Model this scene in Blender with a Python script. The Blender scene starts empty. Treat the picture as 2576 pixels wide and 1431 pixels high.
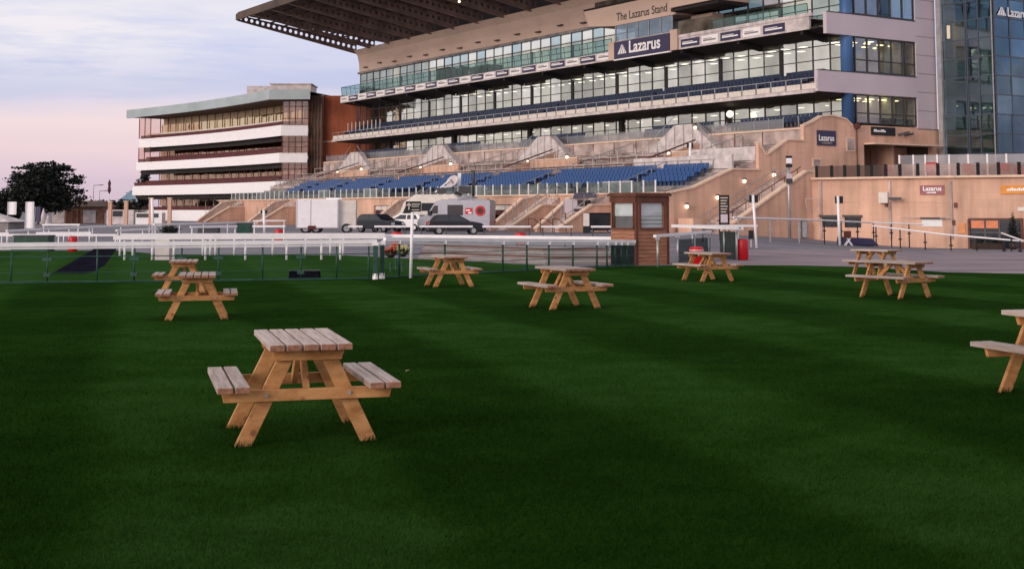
import bpy, math, random
import numpy as np
from mathutils import Vector, Matrix
random.seed(7)
S = bpy.context.scene
COL = S.collection
# ---------------------------------------------------------------- camera
CX, HY, F, H = 1288., 529., 3300., 1.72
PT = math.radians(5.0)
YP = HY - F*math.tan(PT)
cam = bpy.data.cameras.new("Camera"); camo = bpy.data.objects.new("Camera", cam); COL.objects.link(camo)
camo.location = (0, 0, H); camo.rotation_euler = (math.radians(95), 0, 0)
cam.sensor_width = 36; cam.lens = 36*F/2576
cam.shift_y = -(715.5-YP)/2576
cam.clip_start = .1; cam.clip_end = 9000
S.camera = camo
# ---------------------------------------------------------------- world
W = bpy.data.worlds.new("World"); S.world = W; W.use_nodes = True
nt = W.node_tree; nt.nodes.clear()
def N(t, **k):
    n = nt.nodes.new(t)
    for a, b in k.items(): setattr(n, a, b)
    return n
L = lambda a, b: nt.links.new(a, b)
SUN_EL, SUN_ROT = math.radians(14), math.radians(222)
tc = N('ShaderNodeTexCoord'); sep = N('ShaderNodeSeparateXYZ'); L(tc.outputs['Generated'], sep.inputs[0])
def mth(op, a, b=None):
    n = N('ShaderNodeMath', operation=op)
    for i, v in enumerate((a, b)):
        if v is None: continue
        if isinstance(v, (int, float)): n.inputs[i].default_value = v
        else: L(v, n.inputs[i])
    return n.outputs[0]
mpn = N('ShaderNodeMapping'); L(tc.outputs['Generated'], mpn.inputs[0]); mpn.inputs['Scale'].default_value = (5, 5, 34); mpn.inputs['Location'].default_value = (3.1, .4, .9)
n1 = N('ShaderNodeTexNoise'); n1.inputs['Scale'].default_value = 1.0; n1.inputs['Detail'].default_value = 7; n1.inputs['Roughness'].default_value = .55; L(mpn.outputs[0], n1.inputs[0])
zz = mth('ADD', sep.outputs[2], mth('MULTIPLY', mth('SUBTRACT', n1.outputs[0], .5), .035))
zz = mth('ADD', zz, mth('MULTIPLY', mth('ADD', sep.outputs[0], .3), -.02))
rp = N('ShaderNodeValToRGB'); L(mth('MULTIPLY', zz, 2.5), rp.inputs[0])
cr = rp.color_ramp
stops = [(0, (.64, .50, .60)), (.05, (.66, .52, .63)), (.11, (.80, .61, .67)), (.165, (.86, .68, .70)), (.195, (.70, .63, .75)), (.225, (.50, .52, .74)),
         (.30, (.53, .56, .80)), (.36, (.66, .66, .82)), (.42, (.80, .76, .83)), (.6, (.66, .63, .70)), (1, (.56, .54, .58))]
while len(cr.elements) < len(stops): cr.elements.new(.5)
for e_, (p_, c_) in zip(cr.elements, stops): e_.position = p_; e_.color = (*c_, 1)
mp2 = N('ShaderNodeMapping'); L(tc.outputs['Generated'], mp2.inputs[0]); mp2.inputs['Scale'].default_value = (4.5, 4.5, 38); mp2.inputs['Location'].default_value = (1.3, 7.4, 2.2); mp2.inputs['Rotation'].default_value = (0, .05, 0)
n2 = N('ShaderNodeTexNoise'); n2.inputs['Scale'].default_value = 1.3; n2.inputs['Detail'].default_value = 9; n2.inputs['Roughness'].default_value = .6; L(mp2.outputs[0], n2.inputs[0])
r2 = N('ShaderNodeValToRGB'); L(n2.outputs[0], r2.inputs[0]); r2.color_ramp.elements[0].position = .38; r2.color_ramp.elements[1].position = .56
hi = N('ShaderNodeMapRange'); L(sep.outputs[2], hi.inputs[0]); hi.inputs[1].default_value = .075; hi.inputs[2].default_value = .12
lft = N('ShaderNodeMapRange'); L(sep.outputs[0], lft.inputs[0]); lft.inputs[1].default_value = -.16; lft.inputs[2].default_value = -.30; lft.inputs[3].default_value = .35
cm = mth('MULTIPLY', mth('MULTIPLY', mth('MULTIPLY', r2.outputs[0], .82), hi.outputs[0]), lft.outputs[0])
mx = N('ShaderNodeMix', data_type='RGBA'); L(cm, mx.inputs[0]); L(rp.outputs[0], mx.inputs[6]); mx.inputs[7].default_value = (.90, .84, .85, 1)
sky = N('ShaderNodeTexSky', sky_type='NISHITA'); sky.sun_disc = False; sky.sun_elevation = SUN_EL; sky.sun_rotation = SUN_ROT
glw = N('ShaderNodeMapRange'); L(sep.outputs[0], glw.inputs[0]); glw.inputs[1].default_value = -.42; glw.inputs[2].default_value = -.72
m3 = N('ShaderNodeMix', data_type='RGBA'); L(mth('MULTIPLY', glw.outputs[0], .8), m3.inputs[0]); L(mx.outputs[2], m3.inputs[6]); m3.inputs[7].default_value = (.97, .87, .80, 1)
b1 = N('ShaderNodeBackground'); b1.inputs[1].default_value = 1.0; L(m3.outputs[2], b1.inputs[0])
b2 = N('ShaderNodeBackground'); b2.inputs[1].default_value = .012; L(sky.outputs[0], b2.inputs[0])
ad = N('ShaderNodeAddShader'); L(b1.outputs[0], ad.inputs[0]); L(b2.outputs[0], ad.inputs[1])
wo = N('ShaderNodeOutputWorld'); L(ad.outputs[0], wo.inputs[0])
sl = bpy.data.lights.new("Sun", 'SUN'); sl.energy = 1.75; sl.angle = math.radians(28); sl.color = (1, .84, .76)
so = bpy.data.objects.new("Sun", sl); COL.objects.link(so)
sd = Vector((math.sin(SUN_ROT)*math.cos(SUN_EL), math.cos(SUN_ROT)*math.cos(SUN_EL), math.sin(SUN_EL)))
so.rotation_euler = sd.to_track_quat('Z', 'Y').to_euler(); so.location = (0, 0, 60)
S.view_settings.view_transform = 'Standard'; S.view_settings.look = 'None'; S.view_settings.exposure = 0; S.view_settings.gamma = 1

# ---------------------------------------------------------------- measuring helpers (site survey from the photo)
def ray(x, y):
    a = (x-CX)/F; b = (YP-y)/F
    return Vector((a, math.cos(PT)-b*math.sin(PT), math.sin(PT)+b*math.cos(PT)))
CP = Vector((0, 0, H))
def clip(a, lo, hi_): return max(lo, min(hi_, a))
def sst(a): a = clip(a, 0, 1); return a*a*(3-2*a)
def gz(X, Y):
    Yl = min(Y, 36)
    z = -.007*clip(Yl-12, 0, 24)+.004*clip(X, -9, 9)*clip((Yl-8)/8, 0, 1)
    if Y > 36:
        t = sst((Y-36)/70)
        s = sst((X/Y-.13)/.2)
        z = z*(1-t)+t*(-.05*(1-s)-1.15*s)
    return z
def atY(x, y, Y): r = ray(x, y); return CP+r*(Y/r.y)
def G(x, y):
    r = ray(x, y); t = 3.
    lo = t
    while t < 2500:
        P = CP+r*t
        if P.z < gz(P.x, P.y): break
        lo = t; t += .4 if t < 70 else 2
    a, b = lo, t
    for _ in range(24):
        m = (a+b)/2; P = CP+r*m
        if P.z < gz(P.x, P.y): b = m
        else: a = m
    P = CP+r*b; return Vector((P.x, P.y, gz(P.x, P.y)))
# ---------------------------------------------------------------- materials
def MT(name, col, rough=.7, metal=0., var=.12, vs=3., bump=0., bs=40., spec=.4, stretch=(1, 1, 1), hue=None):
    m = bpy.data.materials.new(name); m.use_nodes = True; t = m.node_tree; b = t.nodes['Principled BSDF']
    b.inputs['Roughness'].default_value = rough; b.inputs['Metallic'].default_value = metal; b.inputs['Specular IOR Level'].default_value = spec
    tc = t.nodes.new('ShaderNodeTexCoord'); mp = t.nodes.new('ShaderNodeMapping'); mp.inputs['Scale'].default_value = stretch
    t.links.new(tc.outputs['Object'], mp.inputs[0])
    n = t.nodes.new('ShaderNodeTexNoise'); n.inputs['Scale'].default_value = vs; n.inputs['Detail'].default_value = 6; t.links.new(mp.outputs[0], n.inputs[0])
    r = t.nodes.new('ShaderNodeValToRGB'); t.links.new(n.outputs[0], r.inputs[0])
    c2 = hue or col
    r.color_ramp.elements[0].position = .3; r.color_ramp.elements[1].position = .7
    r.color_ramp.elements[0].color = (*[max(0, c*(1-var*1.4)) for c in c2], 1); r.color_ramp.elements[1].color = (*[min(1, c*(1+var)) for c in col], 1)
    t.links.new(r.outputs[0], b.inputs['Base Color'])
    if bump:
        n3 = t.nodes.new('ShaderNodeTexNoise'); n3.inputs['Scale'].default_value = bs; n3.inputs['Detail'].default_value = 4; t.links.new(mp.outputs[0], n3.inputs[0])
        bp = t.nodes.new('ShaderNodeBump'); bp.inputs['Strength'].default_value = bump; bp.inputs['Distance'].default_value = .02
        t.links.new(n3.outputs[0], bp.inputs['Height']); t.links.new(bp.outputs[0], b.inputs['Normal'])
    return m
def EM(name, col, st):
    m = bpy.data.materials.new(name); m.use_nodes = True; t = m.node_tree; t.nodes.clear()
    e = t.nodes.new('ShaderNodeEmission'); e.inputs[0].default_value = (*col, 1); e.inputs[1].default_value = st
    o = t.nodes.new('ShaderNodeOutputMaterial'); t.links.new(e.outputs[0], o.inputs[0]); return m
def GL(name, tint, refl=.5, gcol=(1, 1, 1), rough=.04):
    """window glass: part mirror, part see-through"""
    m = bpy.data.materials.new(name); m.use_nodes = True; t = m.node_tree; t.nodes.clear()
    g = t.nodes.new('ShaderNodeBsdfGlossy'); g.inputs['Roughness'].default_value = rough; g.inputs[0].default_value = (*gcol, 1)
    tr = t.nodes.new('ShaderNodeBsdfTransparent'); tr.inputs[0].default_value = (*tint, 1)
    mxs = t.nodes.new('ShaderNodeMixShader'); mxs.inputs[0].default_value = refl
    tc = t.nodes.new('ShaderNodeTexCoord'); n = t.nodes.new('ShaderNodeTexNoise'); n.inputs['Scale'].default_value = .35; n.inputs['Detail'].default_value = 2
    t.links.new(tc.outputs['Object'], n.inputs[0])
    bp = t.nodes.new('ShaderNodeBump'); bp.inputs['Strength'].default_value = .12; bp.inputs['Distance'].default_value = .3
    t.links.new(n.outputs[0], bp.inputs['Height']); t.links.new(bp.outputs[0], g.inputs['Normal'])
    mr = t.nodes.new('ShaderNodeMapRange'); mr.inputs[1].default_value = .35; mr.inputs[2].default_value = .65; mr.inputs[3].default_value = refl*.8; mr.inputs[4].default_value = min(1, refl*1.15)
    t.links.new(n.outputs[0], mr.inputs[0]); t.links.new(mr.outputs[0], mxs.inputs[0])
    t.links.new(tr.outputs[0], mxs.inputs[1]); t.links.new(g.outputs[0], mxs.inputs[2])
    o = t.nodes.new('ShaderNodeOutputMaterial'); t.links.new(mxs.outputs[0], o.inputs[0]); return m
def GRASS(name, ca, cb, cc, blades=False):
    m = bpy.data.materials.new(name); m.use_nodes = True; t = m.node_tree; b = t.nodes['Principled BSDF']
    lk = t.links.new
    g = t.nodes.new('ShaderNodeNewGeometry'); sp = t.nodes.new('ShaderNodeSeparateXYZ')
    nz = t.nodes.new('ShaderNodeTexNoise'); nz.inputs['Scale'].default_value = .22; nz.inputs['Detail'].default_value = 3
    lk(g.outputs['Position'], nz.inputs[0]); lk(g.outputs['Position'], sp.inputs[0])
    def mm(op, a, b_=None):
        n = t.nodes.new('ShaderNodeMath'); n.operation = op
        for i, v in enumerate((a, b_)):
            if v is None: continue
            if isinstance(v, (int, float)): n.inputs[i].default_value = v
            else: lk(v, n.inputs[i])
        return n.outputs[0]
    u = mm('ADD', mm('ADD', sp.outputs[0], mm('MULTIPLY', sp.outputs[1], .29)), mm('MULTIPLY', nz.outputs[0], .6))
    v = mm('ADD', mm('SUBTRACT', sp.outputs[1], mm('MULTIPLY', sp.outputs[0], .29)), mm('MULTIPLY', nz.outputs[0], 2.4))
    s1 = mm('SINE', mm('MULTIPLY', u, 1.45)); s2 = mm('SINE', mm('ADD', mm('MULTIPLY', v, .95), .6))
    def sharp(s): 
        r = t.nodes.new('ShaderNodeMapRange'); r.interpolation_type = 'SMOOTHSTEP'; lk(s, r.inputs[0]); r.inputs[1].default_value = -.45; r.inputs[2].default_value = .45; return r.outputs[0]
    st = mm('ADD', mm('MULTIPLY', sharp(s1), .56), mm('MULTIPLY', sharp(s2), .22))
    n2 = t.nodes.new('ShaderNodeTexNoise'); n2.inputs['Scale'].default_value = 1.3; n2.inputs['Detail'].default_value = 8; n2.inputs['Roughness'].default_value = .65; lk(g.outputs['Position'], n2.inputs[0])
    f = mm('ADD', mm('MULTIPLY', st, .85), mm('MULTIPLY', mm('SUBTRACT', n2.outputs[0], .45), 1.3))
    r = t.nodes.new('ShaderNodeValToRGB'); lk(f, r.inputs[0]); e = r.color_ramp.elements
    e[0].position = 0; e[0].color = (*ca, 1); e[1].position = .9; e[1].color = (*cc, 1); k = e.new(.45); k.color = (*cb, 1)
    n4 = t.nodes.new('ShaderNodeTexNoise'); n4.inputs['Scale'].default_value = 26; n4.inputs['Detail'].default_value = 8; n4.inputs['Roughness'].default_value = .8; lk(g.outputs['Position'], n4.inputs[0])
    mr = t.nodes.new('ShaderNodeMapRange'); lk(n4.outputs[0], mr.inputs[0]); mr.inputs[1].default_value = .3; mr.inputs[2].default_value = .7; mr.inputs[3].default_value = .62; mr.inputs[4].default_value = 1.38
    src = mr.outputs[0]
    if blades:
        mr2 = t.nodes.new('ShaderNodeMapRange'); lk(g.outputs['Random Per Island'], mr2.inputs[0]); mr2.inputs[3].default_value = .6; mr2.inputs[4].default_value = 1.5
        src = mm('MULTIPLY', src, mr2.outputs[0])
    vm = t.nodes.new('ShaderNodeVectorMath'); vm.operation = 'SCALE'; lk(r.outputs[0], vm.inputs[0]); lk(src, vm.inputs['Scale'])
    lk(vm.outputs[0], b.inputs['Base Color']); b.inputs['Roughness'].default_value = 1; b.inputs['Specular IOR Level'].default_value = .0; b.inputs['Sheen Weight'].default_value = .02; b.inputs['Sheen Roughness'].default_value = .4; b.inputs['Sheen Tint'].default_value = (.3, .8, .3, 1)
    if not blades:
        bp = t.nodes.new('ShaderNodeBump'); bp.inputs['Strength'].default_value = .5; bp.inputs['Distance'].default_value = .03
        lk(n4.outputs[0], bp.inputs['Height']); lk(bp.outputs[0], b.inputs['Normal'])
    return m
def WOOD(name, ca, cb, stretch, knots=True):
    m = bpy.data.materials.new(name); m.use_nodes = True; t = m.node_tree; b = t.nodes['Principled BSDF']; lk = t.links.new
    tc = t.nodes.new('ShaderNodeTexCoord'); mp = t.nodes.new('ShaderNodeMapping'); mp.inputs['Scale'].default_value = stretch; lk(tc.outputs['Object'], mp.inputs[0])
    oi = t.nodes.new('ShaderNodeObjectInfo'); va = t.nodes.new('ShaderNodeVectorMath'); va.operation = 'ADD'; lk(mp.outputs[0], va.inputs[0]); lk(oi.outputs['Random'], va.inputs[1])
    n = t.nodes.new('ShaderNodeTexNoise'); n.inputs['Scale'].default_value = 1; n.inputs['Detail'].default_value = 7; n.inputs['Roughness'].default_value = .62; lk(va.outputs[0], n.inputs[0])
    r = t.nodes.new('ShaderNodeValToRGB'); lk(n.outputs[0], r.inputs[0]); r.color_ramp.elements[0].position = .32; r.color_ramp.elements[1].position = .66
    r.color_ramp.elements[0].color = (*cb, 1); r.color_ramp.elements[1].color = (*ca, 1)
    last = r.outputs[0]
    if knots:
        vo = t.nodes.new('ShaderNodeTexVoronoi'); vo.inputs['Scale'].default_value = 5.2; lk(tc.outputs['Object'], vo.inputs[0])
        k = t.nodes.new('ShaderNodeMapRange'); lk(vo.outputs['Distance'], k.inputs[0]); k.inputs[1].default_value = .07; k.inputs[2].default_value = .16; k.inputs[3].default_value = .8; k.inputs[4].default_value = 0
        mxk = t.nodes.new('ShaderNodeMix'); mxk.data_type = 'RGBA'; lk(k.outputs[0], mxk.inputs[0]); lk(last, mxk.inputs[6]); mxk.inputs[7].default_value = (ca[0]*.28, ca[1]*.2, ca[2]*.2, 1)
        last = mxk.outputs[2]
    rv = t.nodes.new('ShaderNodeMapRange'); lk(oi.outputs['Random'], rv.inputs[0]); rv.inputs[3].default_value = .74; rv.inputs[4].default_value = 1.12
    vs_ = t.nodes.new('ShaderNodeVectorMath'); vs_.operation = 'SCALE'; lk(last, vs_.inputs[0]); lk(rv.outputs[0], vs_.inputs['Scale']); last = vs_.outputs[0]
    lk(last, b.inputs['Base Color']); b.inputs['Roughness'].default_value = .65; b.inputs['Specular IOR Level'].default_value = .3
    bp = t.nodes.new('ShaderNodeBump'); bp.inputs['Strength'].default_value = .35; bp.inputs['Distance'].default_value = .006; lk(n.outputs[0], bp.inputs['Height']); lk(bp.outputs[0], b.inputs['Normal'])
    return m
def BRICK(name, c1, c2, mortar, scale, w=.5, h=.25, rot=(math.pi/2, 0, 0)):
    m = MT(name, c1, .85); t = m.node_tree; b = t.nodes['Principled BSDF']; lk = t.links.new
    tc = t.nodes.new('ShaderNodeTexCoord'); mp = t.nodes.new('ShaderNodeMapping'); mp.inputs['Rotation'].default_value = rot; lk(tc.outputs['Object'], mp.inputs[0])
    br = t.nodes.new('ShaderNodeTexBrick'); lk(mp.outputs[0], br.inputs[0]); br.inputs['Scale'].default_value = scale
    br.inputs['Color1'].default_value = (*c1, 1); br.inputs['Color2'].default_value = (*c2, 1); br.inputs['Mortar'].default_value = (*mortar, 1)
    br.inputs['Brick Width'].default_value = w; br.inputs['Row Height'].default_value = h; br.inputs['Mortar Size'].default_value = .012
    old = [n for n in t.nodes if n.type == 'VALTORGB'][0]
    n = t.nodes.new('ShaderNodeTexNoise'); n.inputs['Scale'].default_value = .35; n.inputs['Detail'].default_value = 8; lk(tc.outputs['Object'], n.inputs[0])
    mr = t.nodes.new('ShaderNodeMapRange'); lk(n.outputs[0], mr.inputs[0]); mr.inputs[1].default_value = .3; mr.inputs[2].default_value = .7; mr.inputs[3].default_value = .74; mr.inputs[4].default_value = 1.08
    mps = t.nodes.new('ShaderNodeMapping'); mps.inputs['Scale'].default_value = (1.6, 1.6, .14); lk(tc.outputs['Object'], mps.inputs[0])
    ns = t.nodes.new('ShaderNodeTexNoise'); ns.inputs['Scale'].default_value = 1.; ns.inputs['Detail'].default_value = 6; lk(mps.outputs[0], ns.inputs[0])
    ms = t.nodes.new('ShaderNodeMapRange'); lk(ns.outputs[0], ms.inputs[0]); ms.inputs[1].default_value = .35; ms.inputs[2].default_value = .6; ms.inputs[3].default_value = .80; ms.inputs[4].default_value = 1.03
    mu = t.nodes.new('ShaderNodeMath'); mu.operation = 'MULTIPLY'; lk(mr.outputs[0], mu.inputs[0]); lk(ms.outputs[0], mu.inputs[1])
    vm = t.nodes.new('ShaderNodeVectorMath'); vm.operation = 'SCALE'; lk(br.outputs[0], vm.inputs[0]); lk(mu.outputs[0], vm.inputs['Scale'])
    lk(vm.outputs[0], b.inputs['Base Color']); return m
m_sand = BRICK('sandstone', (.77, .48, .35), (.74, .46, .335), (.68, .43, .305), .9, 1.2, .45)
m_sandc = MT('sandstone_coping', (.76, .56, .43), .8, var=.1, vs=2)
m_sandp = MT('pink_concrete_step', (.47, .375, .35), .85, var=.42, vs=.7, bump=.3, bs=8)
m_sandu = MT('buff_cladding', (.60, .45, .37), .8, var=.1, vs=.4, stretch=(.3, 1, 1))
m_mauve = MT('pale_mauve_cladding', (.60, .52, .57), .5, var=.05, vs=.3)
m_white = MT('white_paint', (.90, .88, .90), .45, var=.04, vs=2)
m_rail = MT('white_plastic_rail', (.86, .84, .86), .35, var=.06, vs=3)
m_dirtyw = MT('weathered_white', (.62, .56, .56), .6, var=.2, vs=1.5)
m_black = MT('black_metal', (.012, .012, .015), .5, var=.2)
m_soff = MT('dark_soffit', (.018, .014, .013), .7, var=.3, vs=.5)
m_roof = MT('dark_brown_roof_steel', (.075, .045, .035), .6, var=.3, vs=.4)
m_beam = MT('brown_beam_steel', (.24, .17, .15), .6, var=.25, vs=.6)
m_navy = MT('navy_panel', (.035, .03, .085), .4, var=.1)
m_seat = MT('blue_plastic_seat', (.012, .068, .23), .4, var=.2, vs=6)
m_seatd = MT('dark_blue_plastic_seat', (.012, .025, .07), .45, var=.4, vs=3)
m_steel = MT('galvanised_steel', (.45, .45, .46), .4, metal=.5, var=.15, vs=2)
m_dgrey = MT('dark_grey_metal', (.06, .06, .065), .5, var=.2)
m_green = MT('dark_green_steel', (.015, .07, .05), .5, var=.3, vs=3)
m_red = MT('red_plastic', (.55, .008, .015), .35, var=.08)
m_redw = BRICK('rust_red_brickwork', (.36, .10, .045), (.33, .09, .04), (.28, .09, .05), 1.2, .6, .25)
m_maroon = MT('maroon_balcony_front', (.09, .015, .018), .6, var=.3, vs=1)
m_blue = MT('blue_painted_column', (.055, .135, .31), .4, var=.1, vs=.5)
m_cream = MT('cream_panel', (.72, .66, .60), .5, var=.08)
m_tim = MT('red_brown_stained_timber', (.40, .18, .105), .6, var=.25, vs=2, stretch=(1, 1, 14), bump=.3, bs=6)
m_timd = MT('darker_brown_timber', (.13, .042, .025), .6, var=.25, vs=2)
m_blind = MT('pale_blind', (.78, .80, .80), .4, var=.04)
m_conc = MT('grey_concrete', (.24, .22, .22), .85, var=.3, vs=.8, bump=.3, bs=6)
m_asph = MT('bluish_asphalt', (.18, .17, .205), .85, var=.38, vs=1., bump=.3, bs=12, stretch=(.12, .7, 1))
m_brickp = MT('mauve_block_paving', (.25, .195, .22), .85, var=.36, vs=.5, bump=.3, bs=10, stretch=(.35, 1.6, 1))
m_path = MT('black_rubber_path', (.013, .013, .022), 1, var=.4, vs=2, spec=0)
m_tyre = MT('tyre_rubber', (.02, .02, .02), .8)
m_cglass = MT('car_glass', (.02, .025, .035), .08, var=.1, spec=.8)
m_silver = MT('silver_car_paint', (.33, .34, .39), .3, metal=.4, var=.05)
m_dcar = MT('dark_blue_car_paint', (.02, .028, .045), .2, var=.1, spec=.7)
m_lampe = EM('warm_lamp', (1, .85, .62), 2.4)
m_int = EM('lit_ceiling_panel', (1, .95, .78), 3.0)
m_chip = MT('lamp_casing', (.05, .03, .02), .5)
m_glassA = GL('teal_tinted_glass', (.35, .50, .50), .5, (.72, .82, .84))
m_bal = GL('green_balustrade_glass', (.42, .62, .60), .12, (.6, .8, .85))
m_glassB = [GL('window_glass_a', (.80, .80, .73), .60, (.88, .90, .84)), GL('window_glass_b', (.75, .75, .70), .75, (.86, .87, .84)), GL('window_glass_c', (.8, .78, .7), .45, (.85, .88, .84))]
m_glassC = GL('copper_tinted_glass', (.80, .62, .48), .30, (.80, .64, .56))
m_clear = GL('pink_clear_glass', (.92, .80, .78), .10, (.95, .8, .78))
m_tglL = GL('grey_green_curtain_glass', (.55, .62, .60), .16, (.38, .46, .48))
m_tglR = GL('blue_curtain_glass', (.08, .16, .24), .42, (.09, .22, .38))
m_glw = GL('blue_window_glass', (.30, .40, .50), .35, (.5, .62, .8))
m_frost = GL('frosted_screen_glass', (.6, .62, .62), .3, (.8, .8, .85), .3)
m_warm = MT('warm_room_wall', (.60, .48, .30), .9, var=.35, vs=.6)
m_room = MT('pale_room_wall', (.62, .60, .52), .9, var=.35, vs=.35)
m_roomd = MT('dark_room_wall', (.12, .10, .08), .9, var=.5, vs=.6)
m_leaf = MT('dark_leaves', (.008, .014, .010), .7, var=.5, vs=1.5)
m_bark = MT('bark', (.06, .045, .035), .9, var=.3, vs=8, bump=.5, bs=20)
m_slate = MT('brown_tile_roof', (.14, .085, .07), .8, var=.3, vs=3)
m_pbrick = MT('pavilion_brick', (.28, .15, .10), .85, var=.35, vs=2)
m_lawn = GRASS('mown_lawn', (.0066, .0225, .0016), (.0120, .038, .0036), (.0220, .060, .0105))
m_blade = GRASS('grass_blades', (.0068, .0230, .0016), (.0120, .038, .0038), (.0230, .061, .0110), True)
m_turf = GRASS('race_turf', (.016, .046, .009), (.021, .058, .012), (.028, .072, .018))
m_top = WOOD('weathered_plank', (.55, .465, .425), (.29, .21, .18), (34, 2.0, 30), False)
m_leg = WOOD('orange_pine', (.62, .325, .13), (.38, .165, .055), (7, 7, 14))
m_end = MT('cut_plank_end', (.34, .16, .10), .8, var=.3, vs=30)
# ---------------------------------------------------------------- mesh building
class MB:
    def __init__(s): s.v = []; s.f = []; s.p = []
    def quad(s, *p):
        i = len(s.v); s.v += [tuple(q) for q in p]; s.f.append(tuple(range(i, i+len(p))))
    def hexa(s, c):
        i = len(s.v); s.p.append((i, len(s.f))); s.v += [tuple(q) for q in c]
        s.f += [tuple(i+k for k in q) for q in ((0, 3, 2, 1), (4, 5, 6, 7), (0, 1, 5, 4), (1, 2, 6, 5), (2, 3, 7, 6), (3, 0, 4, 7))]
    def box(s, x0, x1, y0, y1, z0, z1):
        s.hexa([(x0, y0, z0), (x1, y0, z0), (x1, y1, z0), (x0, y1, z0), (x0, y0, z1), (x1, y0, z1), (x1, y1, z1), (x0, y1, z1)]); return s
    def beam(s, p, q, w, h, up=(0, 0, 1)):
        p = Vector(p); q = Vector(q); d = (q-p).normalized(); r = d.cross(Vector(up))
        if r.length < 1e-4: r = d.cross(Vector((0, 1, 0)))
        r.normalize(); u = r.cross(d)*(h/2); r = r*(w/2)
        s.hexa([p-r-u, p+r-u, q+r-u, q-r-u, p-r+u, p+r+u, q+r+u, q-r+u]); return s
    def tube(s, p, q, r, n=8, r2=None):
        p = Vector(p); q = Vector(q); d = (q-p).normalized(); a = d.cross(Vector((0, 0, 1)))
        if a.length < 1e-4: a = Vector((1, 0, 0))
        a.normalize(); b = d.cross(a); r2 = r if r2 is None else r2; i = len(s.v); s.p.append((i, len(s.f)))
        for c, rr in ((p, r), (q, r2)):
            for k in range(n):
                t = 2*math.pi*k/n; s.v.append(tuple(c+(a*math.cos(t)+b*math.sin(t))*rr))
        for k in range(n): s.f.append((i+k, i+(k+1) % n, i+n+(k+1) % n, i+n+k))
        s.f.append(tuple(i+k for k in range(n))[::-1]); s.f.append(tuple(i+n+k for k in range(n))); return s
    def prism(s, pts, d):
        n = len(pts); i = len(s.v); d = Vector(d); s.p.append((i, len(s.f)))
        s.v += [tuple(Vector(p)) for p in pts]+[tuple(Vector(p)+d) for p in pts]
        for k in range(n): s.f.append((i+k, i+(k+1) % n, i+n+(k+1) % n, i+n+k))
        s.f.append(tuple(i+k for k in range(n))[::-1]); s.f.append(tuple(i+n+k for k in range(n))); return s
    def lathe(s, x, y, prof, n=16):
        i = len(s.v)
        for r, z in prof:
            for k in range(n): t = 2*math.pi*k/n; s.v.append((x+r*math.cos(t), y+r*math.sin(t), z))
        for j in range(len(prof)-1):
            for k in range(n): s.f.append((i+j*n+k, i+j*n+(k+1) % n, i+(j+1)*n+(k+1) % n, i+(j+1)*n+k))
        s.f.append(tuple(i+k for k in range(n))[::-1]); s.f.append(tuple(i+(len(prof)-1)*n+k for k in range(n))); return s
    def ball(s, c, r, n=8):
        prof = [(max(.001, r*math.sin(math.pi*k/n)), c[2]-r*math.cos(math.pi*k/n)) for k in range(n+1)]
        return s.lathe(c[0], c[1], prof, 10)
    def split(s, name, mat, parent, **k):
        q = s.p+[(len(s.v), len(s.f))]
        for (a, fa), (b, fb) in zip(q, q[1:]):
            m_ = MB(); m_.v = s.v[a:b]; m_.f = [tuple(i-a for i in f) for f in s.f[fa:fb]]; m_.build(name, mat, parent, **k)
    def build(s, name, mat, parent=None, W=None, smooth=False, loc=None, bevel=0):
        """W True: coordinates are world, moved into the parent's frame; loc: origin of a thing that is one mesh"""
        off = Vector((0, 0, 0))
        if W:
            q = parent
            while q is not None: off += q.location; q = q.parent
        if loc is not None: off = Vector(loc)
        me = bpy.data.meshes.new(name); me.from_pydata([(a-off.x, b-off.y, c-off.z) for a, b, c in s.v], [], s.f); me.update()
        me.materials.append(mat)
        if smooth:
            for p in me.polygons: p.use_smooth = True
        o = bpy.data.objects.new(name, me); COL.objects.link(o)
        if parent is not None: o.parent = parent
        if loc is not None: o.location = loc
        if bevel:
            b = o.modifiers.new('Bevel', 'BEVEL'); b.width = bevel; b.segments = 2; b.limit_method = 'ANGLE'
        return o
def tag(o, label=None, cat=None, group=None, kind=None):
    if label: o['label'] = label
    if cat: o['category'] = cat
    if group: o['group'] = group
    if kind: o['kind'] = kind
    return o
def thing(name, label, cat, loc=(0, 0, 0), rz=0, group=None):
    o = bpy.data.objects.new(name, None); COL.objects.link(o); o.location = loc; o.rotation_euler = (0, 0, rz); o.empty_display_size = .3
    return tag(o, label, cat, group)
def copy_tree(o, parent=None):
    c = o.copy(); COL.objects.link(c); c.parent = parent
    for ch in list(o.children): copy_tree(ch, c)
    return c
def text_mesh(name, s, mat, size, mtx, parent, bold=0., sx=1.):
    if s.startswith('~'):   # lettering too blurred to read in the photo: a row of uneven strokes
        m_ = MB(); x = 0; rr = random.Random(len(s))
        for k in range(int(s[1:])):
            w_ = size*rr.uniform(.3, .5); h_ = size*rr.choice((.42, .5, .68)); m_.box(x, x+w_, 0, h_, 0, .01); x += w_+size*.07
        o = m_.build(name, mat, parent); o.data.transform(Matrix.Diagonal((sx, 1, 1, 1))); o.data.transform(mtx); return o
    cu = bpy.data.curves.new(name, 'FONT'); cu.body = s; cu.size = size; cu.extrude = .01; cu.offset = bold
    t = bpy.data.objects.new(name, cu); COL.objects.link(t); bpy.context.view_layer.update()
    me = bpy.data.meshes.new_from_object(t); bpy.data.objects.remove(t)
    me.transform(Matrix.Diagonal((sx, 1, 1, 1))); me.transform(mtx); me.materials.clear(); me.materials.append(mat)
    o = bpy.data.objects.new(name, me); COL.objects.link(o); o.parent = parent; return o
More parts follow.
